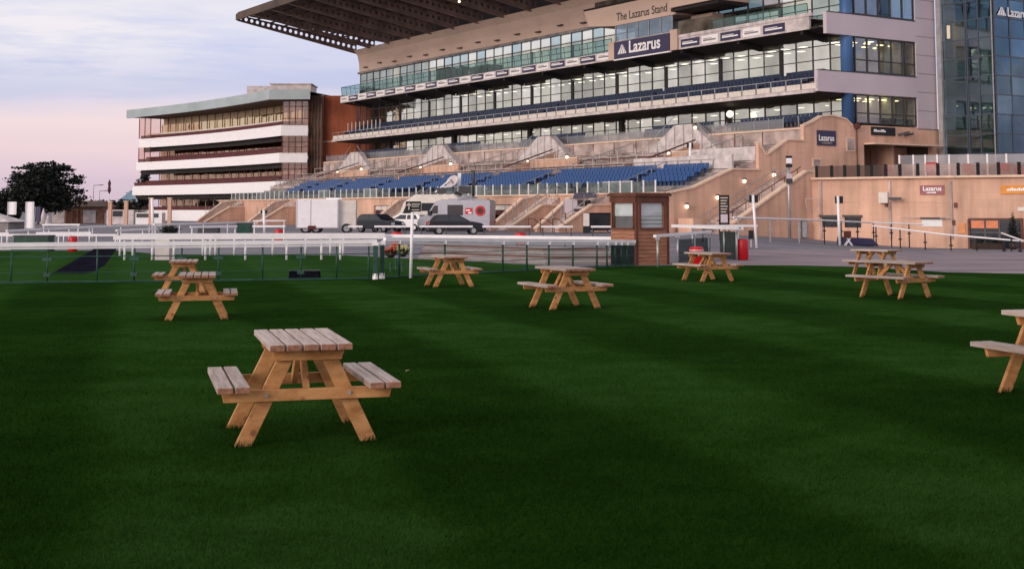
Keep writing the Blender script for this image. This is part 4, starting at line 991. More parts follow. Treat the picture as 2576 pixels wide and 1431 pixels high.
for z0, z1, e_ in ((12.75, 14.35, 0), (8.75, 10.2, .4), (4.35, 6.0, 1.0), (-.3, 1.75, 1.2)):
    band('white_band', 0+e_*.6, z0, z1, m_white, ext=e_)
    band('maroon_rail', -.35+e_*.6, z1-.05, z1+.58, m_maroon, .12, ext=e_)
    if z0 > 3: band('shade_strip', -.9+e_*.6, z0-.75, z0+.15, m_soff, .4, ext=e_)  # dark strip added for the shade in the gap under each upper band
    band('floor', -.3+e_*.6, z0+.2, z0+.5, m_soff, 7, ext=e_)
m_glassD = GL('pale_bronze_glass', (.9, .8, .6), .5, (.92, .82, .66))
m_cream2 = MT('pale_yellow_wall', (.86, .70, .48), .8, var=.15, vs=.5)
for z0, z1 in ((14.2, 18.2), (10.0, 12.8), (5.9, 8.8), (1.6, 4.5)):
    band('rear_wall', -4.6, z0, z1, m_cream2 if z0 > 14 else (m_warm if z0 > 5 else m_roomd), .2)
    w_ = band('window_band', -4.2, z0+.9, z1-.35 if z0 < 14 else z1-1.2, m_glassC if z0 < 14 else m_glassD, .05)
    mb = MB(); q = pl3(-4.0)
    for k in range(20):
        p = q[0].lerp(q[1], k/19)+nf*(-1.6*math.sin(math.pi*k/19)); mb.beam(p+Vector((0, 0, z0)), p+Vector((0, 0, z1-.05)), .13, .13)
    mb.split('window_pier', m_cream if z0 < 10 else m_timd, CS, W=True)
# stepped seating behind the balcony fronts
for z in (14.35, 10.2, 6.0): band('seating_tier', -1.4, z-.2, z+.95, m_cream if z > 12 else m_maroon, 1.6)
# side end with tinted screens
for z0, z1 in ((14.4, 18.0), (10.2, 12.8)):
    A = K+dl*LL; mb = MB(); mb.quad(A+Vector((0, 0, z0)), A-nf*6+Vector((0, 0, z0)), A-nf*6+Vector((0, 0, z1)), A+Vector((0, 0, z1))); mb.quad(A+Vector((0, 0, z0)), A-dl*5+Vector((0, 0, z0)), A-dl*5+Vector((0, 0, z1)), A+Vector((0, 0, z1))); mb.build('end_screen', m_clear, CS, W=True)
    mb = MB()
    for k in range(3): mb.beam(A-dl*k*2.4+Vector((0, 0, z0)), A-dl*k*2.4+Vector((0, 0, z1)), .12, .12)
    mb.build('end_screen_post', m_maroon, CS, W=True)
band('roof_fascia', 2.3, 18.0, 19.45, MT('grey_roof_fascia', (.36, .43, .45), .5, var=.1, vs=.3), .35, ext=.4, ext2=.6)
band('roof_deck', 2.0, 19.0, 19.2, m_roof, 14, ext=.3, ext2=.3); band('roof_soffit', 1.9, 18.1, 18.2, MT('brown_soffit', (.14, .09, .06), .8), 9, ext=.2, ext2=.3)
mb = MB(); q = Vector(((679-CX)/F*200, 200, 0)); mb.box(q.x, q.x+6.1, 200, 206, 19, 20.9); mb.box(q.x-.2, q.x+6.3, 199.8, 206, 20.9, 21.05); mb.box(q.x-3.8, q.x, 200.5, 206, 19, 20.7); mb.build('roof_plant_room', m_dirtyw, CS, W=True)
# glazed brown corner bay at right of the bands
for z0, z1 in ((14.4, 18), (10.2, 12.7), (6, 8.7)):
    mb = MB(); q0 = Vector((K.x+.3, K.y-.3, 0)); q1 = Vector((K.x+4.1, K.y-.3, 0)); mb.quad(q0+Vector((0, 0, z0)), q1+Vector((0, 0, z0)), q1+Vector((0, 0, z1)), q0+Vector((0, 0, z1))); mb.build('bay_window', m_glassC, CS, W=True)
    mb = MB()
    for k in range(5): mb.beam(q0.lerp(q1, k/4)+Vector((0, -.05, z0)), q0.lerp(q1, k/4)+Vector((0, -.05, z1)), .12, .1)
    for zt in (z0+.9, z1-.9): mb.beam(q0+Vector((0, -.05, zt)), q1+Vector((0, -.05, zt)), .1, .1)
    mb.build('bay_frame', m_timd, CS, W=True)
xa = (776-CX)/F*196; xb = (808-CX)/F*196
mb = MB(); mb.box(xa, xb, 196, 206, -.4, 18.9); mb.build('stair_core', m_roomd, CS, W=True)
mb = MB()
for k in range(5): mb.beam((xa+(xb-xa)*k/4, 195.9, 2), (xa+(xb-xa)*k/4, 195.9, 18.8), .1, .1)
for k in range(9): mb.beam((xa, 195.9, 2+k*2), (xb, 195.9, 2+k*2), .1, .1)
mb.build('stair_core_frame', MT('brown_frame', (.22, .09, .05), .5), CS, W=True)
mb = MB(); xc = (900-CX)/F*199; mb.box(xb, xc, 197, 207, -.4, 18.9); mb.build('brick_block', m_redw, CS, W=True)
mb = MB(); mb.box(xb-.05, xb+.12, 196.8, 197, -.3, 19); mb.box(xb, xc, 196.9, 196.97, 11.9, 12.05); mb.build('brick_joint', m_sandu, CS, W=True)
# ================================================================ rails and fences
def P2(x, Y, z=None): X = (x-CX)/F*Y; return Vector((X, Y, gz(X, Y) if z is None else z))
def zat(y, Y): return H+Y*(HY-y)/F
def online(P, Q, x):
    k = (x-CX)/F; d = Q-P; t = (k*P.y-P.x)/(d.x-k*d.y); p = P+d*t; return Vector((p.x, p.y, gz(p.x, p.y)))
def fence(name, label, P, Q, zP, zQ, posts, railm=m_rail, postm=m_green, rw=.12, rh=.11, pr=.03, wires=(), panel=None, group=None, lip=False, cat='fence', caps=False):
    P = Vector(P); Q = Vector(Q); t = thing(name, label, cat, tuple(P), 0, group)
    up = Vector((0, 0, 1)); a = Vector((P.x, P.y, zP)); b = Vector((Q.x, Q.y, zQ))
    mb = MB(); mb.beam(a, b, rw, rh); mb.tube(a+(a-b).normalized()*.01, b, rh*.52, 10); mb.build('rail', railm, t, W=True, smooth=False)
    if lip: mb = MB(); mb.beam(a-up*(rh*.5+.04), b-up*(rh*.5+.04), .05, .045); mb.build('lower_rail', railm, t, W=True)
    for x in posts:
        p = online(P, Q, x); f_ = ((p-P).length/(Q-P).length); zt = zP+(zQ-zP)*f_-rh*.4
        mb = MB(); mb.tube((p.x, p.y, p.z-.05), (p.x, p.y, zt), pr, 8); po = mb.build('post', postm, t, W=True, smooth=True)
        if caps: mb = MB(); mb.box(p.x-.06, p.x+.06, p.y-.06, p.y+.06, zt-.08, zt+.02); mb.build('bracket', m_rail, po, W=True)
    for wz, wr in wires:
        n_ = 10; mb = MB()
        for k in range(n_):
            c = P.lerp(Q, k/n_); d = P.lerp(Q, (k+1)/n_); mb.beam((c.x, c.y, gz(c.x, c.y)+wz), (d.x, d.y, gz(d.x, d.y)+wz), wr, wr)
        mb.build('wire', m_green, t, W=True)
    if panel:
        x0, x1, h0, h1, pm = panel; c = online(P, Q, x0); d = online(P, Q, x1); mb = MB(); mb.prism([c+up*h0, d+up*h0, d+up*h1, c+up*h1], (0, .03, 0)); mb.build('mesh_panel', pm, t, W=True)
    return t
A0 = G(-60, 714.5); A1 = G(947, 702)
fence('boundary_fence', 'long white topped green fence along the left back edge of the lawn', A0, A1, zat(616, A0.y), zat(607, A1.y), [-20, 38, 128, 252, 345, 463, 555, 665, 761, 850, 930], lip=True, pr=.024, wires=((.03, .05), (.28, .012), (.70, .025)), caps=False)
for i, x in enumerate((128, 345, 463, 555, 761)):
    p = online(A0, A1, x); mb = MB(); mb.box(p.x-.13, p.x+.13, p.y-.05, p.y+.05, .62+p.z-.03, .66+p.z); mb.box(p.x-.09, p.x+.09, p.y-.05, p.y+.05, .2+p.z-.03, .26+p.z)
    o_ = mb.build('clamp', m_green, bpy.data.objects['boundary_fence'], W=True)
B0 = G(967, 700); B1 = G(1597, 668)
m_meshd = MT('dark_mesh_panel', (.012, .028, .025), .6, var=.5, vs=4)
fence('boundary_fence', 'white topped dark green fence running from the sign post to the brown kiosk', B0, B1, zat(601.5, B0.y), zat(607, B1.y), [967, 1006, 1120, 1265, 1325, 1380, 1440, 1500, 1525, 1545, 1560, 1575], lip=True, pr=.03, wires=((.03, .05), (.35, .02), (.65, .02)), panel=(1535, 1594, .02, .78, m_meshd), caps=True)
# gate pillars with white feet
for i, (x, lb_) in enumerate(((944, 'left green gate pillar with white foot in the fence gap'), (961, 'right green gate pillar with white foot beside the fence gap'))):
    p = G(x, 703-i*1.5); t = thing('gate_pillar', lb_, 'gate post', p, 0, 'gate pillars'); mb = MB(); mb.box(-.06, .06, -.06, .06, .1, .98); mb.build('pillar', m_green, t)
    mb = MB(); mb.lathe(0, 0, [(.08, 0), (.07, .16), (.05, .17)], 12); mb.build('foot', m_white, t); mb = MB(); mb.box(-.09, .09, -.07, .07, .93, 1.02); mb.build('cap', m_rail, t)
# racing rails across the track
for lb_, by, xs_, y0, y1, px in (('nearer of the two parallel white racing rails on legs across the turf', 654, (285, 968), 597, 594.5, (320, 389, 443, 522, 622, 725, 812, 859)), ('farther of the two parallel white racing rails on legs across the turf', 643, (303, 968), 592, 590.5, (308, 340, 437, 515, 534, 547, 594, 690, 772, 834, 866))):
    a = G(xs_[0], by+1); b = G(xs_[1], by-1)
    fence('racing_rail', lb_, a, b, zat(y0, a.y), zat(y1, b.y), px, postm=m_rail, pr=.048, rw=.2, rh=.16, group='white racing rails', cat='rail')
a = G(968, 641); b = Vector((((1600-CX)/F*52), 52, gz(4.9, 52)))
fence('racing_rail', 'white racing rail passing behind the thin sign post', a, b, zat(593, a.y), zat(600, b.y), [1010, 1300, 1420, 1560], postm=m_green, pr=.035, rw=.18, rh=.14, group='white racing rails', cat='rail')
far = [(-40, 591, 300, 591, 66, 66, 'long white rail at far left just above the fence'), (-20, 588, 29, 586.5, 70, 70, 'short white rail at the left edge below the tent'), (98, 586, 235, 585.5, 72, 72, 'white rail behind the dark path'), (23, 580.5, 234, 570.5, 75, 85, 'slanting white rail in front of the small pavilion'), (234, 570.3, 384, 565.3, 85, 95, 'slanting white rail below the flagpole'),
       (112, 565.2, 206, 565, 84, 84, 'short white rail below the closed parasol'), (298, 579.5, 429, 573.7, 74, 80, 'white rail left of the little round shrub'), (391, 564.5, 640, 559, 82, 95, 'long white rail in front of the banded grandstand'), (640, 555.5, 721, 555, 100, 100, 'farthest short white rail left of the white truck'),
       (483, 571, 599, 569.4, 70, 72, 'white rail right of the little round shrub'), (639, 569.2, 721, 569, 72, 72, 'white rail crossing the slim white post left of the truck'), (878, 569.5, 914, 569.5, 80, 80, 'short white rail beside the white truck'), (944, 569.5, 1024, 569.5, 80, 80, 'white rail in front of the dark hatchback'),
       (1057, 569.5, 1190, 569.5, 80, 80, 'white rail in front of the silver van'), (1214, 569.8, 1335, 570, 80, 80, 'white rail at the foot of the stairs right of the van'), (1361, 570, 1440, 570, 80, 80, 'white rail left of the black container'), (1486, 570, 1541, 570, 80, 80, 'short white rail touching the brown kiosk'),
       (1695, 568, 1902, 568, 75, 76, 'white rail between the kiosk and the first marker post')]
for x0, y0, x1, y1, Ya, Yb_, lb_ in far:
    a = P2(x0, Ya); b = P2(x1, Yb_); n_ = max(2, int(abs(x1-x0)/42)); px = [x0+4+(x1-x0-8)*k/(n_-1) for k in range(n_)]
    fence('guard_rail', lb_, a, b, zat(y0, Ya), zat(y1, Yb_), px, postm=m_rail if x0 < 800 else m_dgrey, pr=.035, rw=.10, rh=.11, group='thin white guard rails', cat='rail')
# rails in front of the plaza wall
for pts_, lb_ in ((((1842, 547, 78), (2063, 554, 90), (2186, 560, 96), (2319, 564, 97)), 'upper white handrail with black posts along the sandstone wall'), (((2190, 568, 95), (2376, 590, 90), (2578, 607, 84)), 'lower sloping white handrail descending to the right edge'), (((2513, 586, 88), (2578, 609, 80)), 'short white handrail at the right edge by the entrance')):
    t = thing('handrail', lb_, 'handrail', P2(pts_[0][0], pts_[0][2]), 0, 'handrails before the wall')
    mb = MB(); V_ = [Vector(((x-CX)/F*Y, Y, zat(y, Y))) for x, y, Y in pts_]
    for a, b in zip(V_, V_[1:]): mb.tube(a, b, .055, 8)
    mb.build('rail', m_rail, t, W=True)
    L_ = list(zip(V_, V_[1:]))
    for i, (a, b) in enumerate(L_):
        for k in range(3):
            p = a.lerp(b, (k+.15)/3); mb = MB(); mb.tube((p.x, p.y, gz(p.x, p.y)), p, .045, 6); mb.box(p.x-.1, p.x+.1, p.y-.1, p.y+.1, p.z-.75, p.z-.66); mb.build('post', m_black if p.x > 20 else m_steel, t, W=True)
# ================================================================ brown kiosk
kc = G(1601, 667.5); kz = kc.z; w_ = 1.42; KH = zat(490, kc.y)-kz
KI = thing('kiosk', 'red brown timber kiosk with two windows and drawn pale blinds', 'kiosk', kc, math.atan2(.5446, .8387))
# local: x along right face, y along left face (away), z up ; corner at 0,0
def kb(*a): mb = MB(); mb.box(*a); return mb
wz0, wz1 = zat(573.5, kc.y)-kz, zat(511.5, kc.y)-kz
rx0, rx1 = .20, 1.22; ly0, ly1 = .14, 1.28
mb = MB(); T_ = .06
mb.box(0, w_, 0, T_, 0, wz0); mb.box(0, w_, 0, T_, wz1, KH-.05); mb.box(0, rx0, 0, T_, wz0, wz1); mb.box(rx1, w_, 0, T_, wz0, wz1)
mb.box(0, T_, T_, w_, 0, wz0); mb.box(0, T_, T_, w_, wz1, KH-.05); mb.box(0, T_, T_, ly0, wz0, wz1); mb.box(0, T_, ly1, w_, wz0, wz1)
mb.box(w_-T_, w_, T_, w_, 0, KH-.05); mb.box(T_, w_-T_, w_-T_, w_, 0, KH-.05); mb.build('wall', m_tim, KI)
mb = MB(); mb.box(-.09, w_+.09, -.09, w_+.09, KH-.05, KH+.03); mb.box(-.05, w_+.05, -.05, w_+.05, KH+.03, KH+.07); mb.build('roof', m_timd, KI)
mb = MB(); mb.box(-.03, w_+.03, -.03, -.002, KH-.26, KH-.06); mb.box(-.03, -.002, -.03, w_+.03, KH-.26, KH-.06)
for z in np.arange(.12, wz0-.05, .13): mb.box(0, w_, -.008, -.001, z, z+.012); mb.box(-.008, -.001, 0, w_, z, z+.012)
mb.box(-.025, .07, -.025, -.003, 0, KH-.27); mb.box(-.025, -.003, -.003, .07, 0, KH-.27); mb.box(w_-.07, w_+.02, -.025, -.003, 0, KH-.27)
mb.build('trim', m_timd, KI)
for axis in (0, 1):
    a, b = (rx0, rx1) if axis == 0 else (ly0, ly1)
    bxs = (lambda mb, p, q, d0, d1, z0, z1: mb.box(p, q, d0, d1, z0, z1)) if axis == 0 else (lambda mb, p, q, d0, d1, z0, z1: mb.box(d0, d1, p, q, z0, z1))
    mb = MB(); bxs(mb, a-.05, b+.05, -.04, .02, wz1, wz1+.05); bxs(mb, a-.05, b+.05, -.06, .02, wz0-.05, wz0); bxs(mb, a-.05, a, -.04, .02, wz0, wz1); bxs(mb, b, b+.05, -.04, .02, wz0, wz1); wf = mb.build('window', m_timd, KI)
    mb = MB(); zc = wz0+(wz1-wz0)*.48; bxs(mb, a, b, .075, .09, zc, wz1); 
    if axis == 0:
        for k in range(3): z = wz0+(zc-wz0)*k/3; bxs(mb, a, b, .075, .09, z+.01, z+(zc-wz0)/3-.02)
    mb.build('blind', m_blind, wf)
    mb = MB(); bxs(mb, a, b, .03, .036, wz0, wz1); mb.build('pane', GL('kiosk_glass', (.93, .95, .95), .10, (.9, .95, 1)), wf)
    mb = MB(); bxs(mb, a, b, .1, .12, wz0, wz1); mb.build('reveal', m_conc, wf)
# fences right of the kiosk
C0 = G(1648, 672); C1 = P2(1784, 49)
m_teal = MT('teal_mesh', (.05, .085, .09), .5, var=.5, vs=3)
fence('side_fence', 'short white topped rail with pale posts right of the kiosk', C0, C1, zat(593.6, C0.y), zat(582, C1.y), [1652, 1702, 1744, 1779], postm=m_steel, pr=.04, rw=.11, rh=.09, panel=(1702, 1784, .05, .85, GL('mesh_screen', (.45, .5, .5), .1, (.3, .35, .35), .4)), caps=True)
D0 = P2(1695, 56); D1 = P2(1858, 49)
fence('side_fence', 'white topped dark green panel fence behind the red bin by the paving', D0, D1, zat(568, D0.y), zat(574, D1.y), [1740, 1819, 1850], postm=m_steel, pr=.045, rw=.3, rh=.12, panel=(1808, 1850, .0, 1.05, m_meshd), caps=True)
# bins
p = P2(1864, 49.5); zb_ = zat(650, 49.5); t = thing('red_bin', 'tall red litter bin standing open on the paving', 'bin', (p.x, p.y, p.z), 0, 'red bins')
mb = MB(); mb.lathe(0, 0, [(.19, 0), (.22, .06), (.225, .66), (.21, .72), (.21, .78)], 20); mb.build('body', m_red, t, smooth=True); mb = MB(); mb.lathe(0, 0, [(.17, .76), (.17, .785), (.02, .79)], 20); mb.build('opening', m_black, t)
p = P2(1749, 44.5); t = thing('red_bin', 'red bin seen behind the picnic table top', 'bin', (p.x, p.y, p.z), 0, 'red bins')
mb = MB(); mb.lathe(0, 0, [(.2, 0), (.24, .05), (.24, .55), (.22, .62), (.1, .64)], 20); mb.build('body', m_red, t, smooth=True); mb = MB(); mb.lathe(0, 0, [(.225, .50), (.245, .51), (.245, .53), (.225, .54)], 20); mb.build('band', m_white, t)
for x, y, Y, lb_, s_ in ((1310, 590, 70, 'small red bin in front of the stairs', .3), (1000, 588, 70, 'small red bin beside the flower displays', .28), (705, 581, 78, 'small red bin left of the white truck', .25), (190, 600, 60, 'small red bin behind the fence at left', .2)):
    p = P2(x, Y); t = thing('red_bin', lb_, 'bin', p, 0, 'red bins'); mb = MB(); hh = zat(y, Y)-p.z+.1; mb.lathe(0, 0, [(s_*.85, 0), (s_, hh*.1), (s_, hh*.9), (s_*.9, hh)], 14); mb.build('body', m_red, t, smooth=True)
    mb = MB(); mb.lathe(0, 0, [(s_*.7, hh), (s_*.7, hh+.02)], 14); mb.build('opening', m_black, t)
p = P2(1886, 68); t = thing('notice_stand', 'small black free standing notice beside the first marker post', 'notice', p); mb = MB(); mb.box(-.13, .13, -.03, .03, zat(601, 68)-p.z, zat(579, 68)-p.z); mb.build('board', m_black, t); mb = MB(); mb.tube((0, 0, 0), (0, 0, zat(600, 68)-p.z), .03); mb.build('leg', m_steel, t)
# ================================================================ posts and signs
def marker(xt, yt, xb, yb, head, lab, Y=None, name='marker_post'):
    b = G(xb, yb) if Y is None else P2(xb, Y); Y = b.y; top = Vector(((xt-CX)/F*Y, Y, zat(yt, Y)))
    t = thing(name, lab, 'post', b, 0, 'white marker posts'); mb = MB(); mb.tube(b, top, .07*Y/70, 10); mb.build('pole', m_white, t, W=True, smooth=True)
    if head:
        x0, y0, x1, y1 = head; mb = MB(); mb.box((x0-CX)/F*Y, (x1-CX)/F*Y, Y-.02, Y+.02, zat(y1, Y), zat(y0, Y)); mb.build('head_board', m_black, t, W=True)
        mb = MB(); q = (xt-CX)/F*Y; mb.box(q-.06*Y/70, q+.06*Y/70, Y-.08, Y-.03, zat(y1, Y), zat(y0, Y)); 
        if x1-x0 < 26: mb.build('head_stripe', m_white, t, W=True)
    return t
marker(1892, 491, 1904, 624, (1883, 491, 1905, 510), 'white marker post with black square head nearest the red bin')
marker(2105, 494, 2113, 617, (2098, 494, 2118, 512), 'white marker post with black square head in front of the dark shutters')
t = marker(2371, 515, 2374.5, 620, None, 'white marker post with black square sign bearing a white symbol')
Y = t.location.y; mb = MB(); q = (2372-CX)/F*Y; mb.box(q-.34, q+.34, Y-.1, Y-.04, zat(520.5, Y), zat(499, Y)); hb_ = mb.build('head_board', m_black, t, W=True)
mb = MB(); zc = zat(509, Y); mb.beam((q-.16, Y-.12, zc+.17), (q, Y-.12, zc), .05, .06); mb.beam((q+.16, Y-.12, zc+.17), (q, Y-.12, zc), .05, .06); mb.beam((q, Y-.12, zc), (q, Y-.12, zc-.12), .06, .05); mb.beam((q-.08, Y-.12, zc-.2), (q+.08, Y-.12, zc-.2), .05, .05); mb.build('symbol', m_white, hb_, W=True)
marker(1736, 371, 1738, 470, (1728, 360, 1744, 373), 'slim white pole with twin black lamps on the terrace', Y=112.5).location.z += 0
marker(666, 534, 666, 589, (658, 529, 675, 537), 'slim white post left of the white truck')
marker(385, 500, 385, 592, None, 'grey white post standing before the banded grandstand')
# direction sign on post by the fence gap
p = G(1033, 700); Y = p.y; t = thing('direction_sign', 'black direction board with pale arrow on a thin white post', 'sign', p)
mb = MB(); mb.tube(p, Vector(((1038.5-CX)/F*Y, Y, zat(534, Y))), .045, 10); mb.build('post', m_white, t, W=True, smooth=True)
q0, q1 = (1022-CX)/F*Y, (1060-CX)/F*Y; z0, z1 = zat(532.5, Y), zat(507, Y)
mb = MB(); mb.box(q0, q1, Y-.03, Y+.03, z0, z1); bo = mb.build('board', m_black, t, W=True)
mb = MB(); mb.beam((q0+.09, Y-.045, z0+.05), (q0+.09, Y-.045, z1-.08), .025, .01); mb.beam((q0+.03, Y-.045, z1-.12), (q0+.09, Y-.045, z1-.05), .01, .025); mb.beam((q0+.15, Y-.045, z1-.12), (q0+.09, Y-.045, z1-.05), .01, .025)
mb.box(q0+.17, q1-.03, Y-.045, Y-.032, z1-.09, z1-.065); mb.box(q0+.17, q1-.06, Y-.045, Y-.032, z1-.15, z1-.13); mb.box(q0+.17, q1-.05, Y-.045, Y-.032, z0+.04, z0+.06); mb.build('lettering', m_cream, bo, W=True)
# information totem
Y = 80; p = P2(1820, Y); t = thing('information_totem', 'tall black framed totem with pale text strips beside the broad stairs', 'sign', p)
q0, q1 = (1807-CX)/F*Y, (1833-CX)/F*Y; z0, z1 = zat(566, Y), zat(491, Y)
mb = MB(); mb.box(q0, q0+.06, Y, Y+.08, p.z, z1); mb.box(q1-.07, q1, Y, Y+.08, p.z, z1); mb.box(q0+.06, q1-.07, Y, Y+.08, z1-.06, z1); mb.build('frame', m_black, t, W=True)
mb = MB(); mb.box(q0+.06, q1-.07, Y+.02, Y+.05, z0, z1-.06); bd = mb.build('board', MT('dark_brown_board', (.06, .035, .03), .5), t, W=True)
mb = MB()
for k in range(6): mb.box(q0+.1, q1-.1-.05*(k % 3), Y+.005, Y+.018, z1-.2-k*.17, z1-.15-k*.17)
mb.build('text_strip', m_cream, bd, W=True); mb = MB(); mb.box(q0+.09, q1-.12, Y-.02, Y+.0, z0+.15, z0+.65); mb.build('paper_notice', m_mauve, bd, W=True)
# camera pole
Y = 100; p = P2(1983, Y); t = thing('camera_pole', 'grey pole with stacked white and blue camera housings before the stairs', 'camera pole', p)
mb = MB(); mb.tube(p, Vector((p.x, Y, zat(396, Y))), .11, 10); mb.build('pole', m_steel, t, W=True, smooth=True)
for ya, yb_, w2, mt_ in ((393, 399, .24, m_black), (399, 412, .2, m_white), (414, 422, .24, m_black), (438, 450, .2, m_mauve), (450, 463, .24, m_dgrey)):
    mb = MB(); mb.box(p.x-w2, p.x+w2, Y-.25, Y-.12, zat(yb_, Y), zat(ya, Y)); mb.build('housing', mt_, t, W=True)
# ================================================================ concrete steps, flowers, low box
sp = thing('concrete_steps', 'low weathered grey steps behind the right hand fence', 'steps', G(1230, 662))
Sa = [G(1045, 655), G(1170, 659), G(1374, 668.5), G(1560, 668)]
m_nose = MT('worn_step_edge', (.33, .30, .29), .8)
for k in range(5):
    mb = MB(); dy = k*1.25
    for a, b in zip(Sa, Sa[1:]):
        mb.hexa([(a.x, a.y+dy, -.6), (b.x, b.y+dy, -.6), (b.x, b.y+7.5, -.6), (a.x, a.y+7.5, -.6), (a.x, a.y+dy, -.16+k*.11), (b.x, b.y+dy, -.16+k*.11), (b.x, b.y+7.5, -.16+k*.11), (a.x, a.y+7.5, -.16+k*.11)])
    o_ = mb.build('step', m_conc, sp, W=True)
    mb = MB()
    for a, b in zip(Sa, Sa[1:]): z = -.16+k*.11; mb.hexa([(a.x, a.y+dy-.02, z-.035), (b.x, b.y+dy-.02, z-.035), (b.x, b.y+dy+.05, z-.035), (a.x, a.y+dy+.05, z-.035), (a.x, a.y+dy-.02, z+.008), (b.x, b.y+dy-.02, z+.008), (b.x, b.y+dy+.05, z+.008), (a.x, a.y+dy+.05, z+.008)])
    mb.build('nosing', m_nose if k % 2 else m_timd, o_, W=True)
def flowers(x, y, Y, cols, lab):
    p = P2(x, Y); p.z = zat(y, Y); t = thing('flower_display', lab, 'flowers', p, 0, 'flower displays'); mb = MB(); mb.lathe(0, 0, [(.08, -.16), (.17, -.06), (.18, 0), (.15, .02)], 12); mb.build('basket', m_chip, t, smooth=True)
    foliage('leaves', m_leaf, t, [(0, 0, .02, .26, .26, .12)], 260, .07, 5)
    for k, c in enumerate(cols): foliage('blossom', MT('blossom', c, .6), t, [(0, -.08, .06, .22, .2, .15)], 130, .05, 6+k)
    mb = MB(); mb.tube((0, 0, gz(p.x, p.y)-p.z), (0, 0, -.3), .03); mb.build('stand', m_green, t)
flowers(985, 634, 41, [(.6, .05, .03), (.7, .25, .15)], 'red flower display at the fence gap left of the sign post')
flowers(1014, 632, 41, [(.75, .6, .1), (.7, .7, .5)], 'yellow and white flower display beside the red one')
flowers(998, 628, 42.5, [(.75, .35, .08)], 'orange flower display between the red and yellow ones')
p = G(757, 704.5); p.y += .55; t = thing('low_box', 'low black rubbery box on the turf just behind the fence', 'box', p)
mb = MB(); mb.prism([(-.44, 0, 0), (.42, 0, 0), (.40, 0, .22), (-.42, 0, .22)], (0, .35, 0)); mb.build('body', m_path, t, bevel=.02); mb = MB(); mb.box(-.44, .42, -.01, .36, .22, .235); mb.build('lid', m_black, t)
# ================================================================ vehicles
def wheel(t, x, y, r, wd=.22):
    mb = MB(); mb.tube((x, y-wd/2, r), (x, y+wd/2, r), r, 18); w = mb.build('wheel', m_tyre, t, smooth=False); mb = MB(); mb.tube((x, y-wd/2-.012, r), (x, y+wd/2+.012, r), r*.58, 12); mb.build('rim', m_steel, w)
def vehicle(name, lab, cat, X, Y, rz, prof, cab, width, paint, wheels, r, side_win, wind=None, rear=None, extra=None):
    """prof: side outline (x forward, z up); cab: upper part outline narrowed at the top"""
    t = thing(name, lab, cat, (X, Y, gz(X, Y)), rz); w = width/2
    mb = MB(); mb.prism([(x, -w, z) for x, z in prof], (0, width, 0)); mb.build('body', paint, t, bevel=.05)
    if cab:
        n_ = len(cab); lo = min(z for x, z in cab); hi_ = max(z for x, z in cab); mb = MB(); i0 = 0
        ins = lambda z: w-.03-(.16*(z-lo)/(hi_-lo))
        mb.v = [(x, -ins(z), z) for x, z in cab]+[(x, ins(z), z) for x, z in cab]
        mb.f = [tuple(range(n_))[::-1], tuple(range(n_, 2*n_))]+[(k, (k+1) % n_, n_+(k+1) % n_, n_+k) for k in range(n_)]
        mb.build('cabin', paint, t, bevel=.03)
    for k, q in enumerate(side_win):
        for s in (-1, 1):
            lo_ = min(z for x, z in cab) if cab else 0; hi2 = max(z for x, z in cab) if cab else 1
            yy = (lambda z: s*(w-.03-(.16*(z-lo_)/(hi2-lo_))+.012)) if cab else (lambda z: s*(w+.012))
            mb = MB(); mb.quad(*[(x, yy(z), z) for x, z in q]); mb.build('side_window', m_cglass, t)
    for q in (wind or []), (rear or []):
        if q:
            (x0, z0), (x1, z1) = q; ww = w-.18; mb = MB(); nx = .03 if x0 > x1 or x0 > 0 else -.03; nx = math.copysign(.03, x0); mb.quad((x0+nx, -ww, z0), (x0+nx, ww, z0), (x1+nx, ww-.08, z1), (x1+nx, -ww+.08, z1)); mb.build('windscreen', m_cglass, t)
    for x in wheels:
        for s in (-1, 1): wheel(t, x, s*(w-.1), r)
    fx = max(x for x, z in prof); bx_ = min(x for x, z in prof)
    for s in (-1, 1):
        mb = MB(); mb.box(fx-.08, fx+.015, s*(w-.25)-.16, s*(w-.25)+.16, .62, .78); mb.build('headlight', m_blind, t); mb = MB(); mb.box(bx_-.015, bx_+.05, s*(w-.15)-.1, s*(w-.15)+.1, .7, .95); mb.build('tail_light', m_red, t)
    mb = MB(); mb.box(fx-.02, fx+.03, -.26, .26, .38, .5); mb.build('number_plate', m_cream, t); return t
hprof = [(-2.0, .3), (-2.05, .75), (-1.95, .98), (1.1, .98), (1.85, .85), (2.05, .65), (2.05, .3)]
hcab = [(-1.95, .94), (-1.6, 1.38), (-1.3, 1.47), (.15, 1.47), (1.05, .94)]
hwin = [[(-1.55, 1.0), (-1.35, 1.36), (-.55, 1.38), (-.55, 1.0)], [(-.45, 1.0), (-.45, 1.38), (.1, 1.38), (.75, 1.0)]]
vehicle('parked_car', 'dark blue grey hatchback parked beside the white truck', 'car', (957-CX)/F*106, 106, math.radians(-38), hprof, hcab, 1.75, m_dcar, (-1.25, 1.25), .31, hwin, ((1.0, 1.0), (.18, 1.43)), ((-1.93, 1.0), (-1.62, 1.36)))
vehicle('parked_car', 'black saloon car parked in front of the silver van', 'car', (1146-CX)/F*96, 96, math.radians(8), hprof, hcab, 1.75, MT('black_car_paint', (.012, .012, .02), .2, var=.1, spec=.7), (-1.25, 1.25), .31, hwin, ((1.0, 1.0), (.18, 1.43)), ((-1.93, 1.0), (-1.62, 1.36)))
vprof = [(-3.0, .35), (-3.05, 2.45), (-2.9, 2.62), (1.1, 2.62), (1.6, 2.45), (2.25, 1.45), (2.95, 1.15), (3.1, .9), (3.1, .35)]
VX, VY = (1150-CX)/F*108, 108
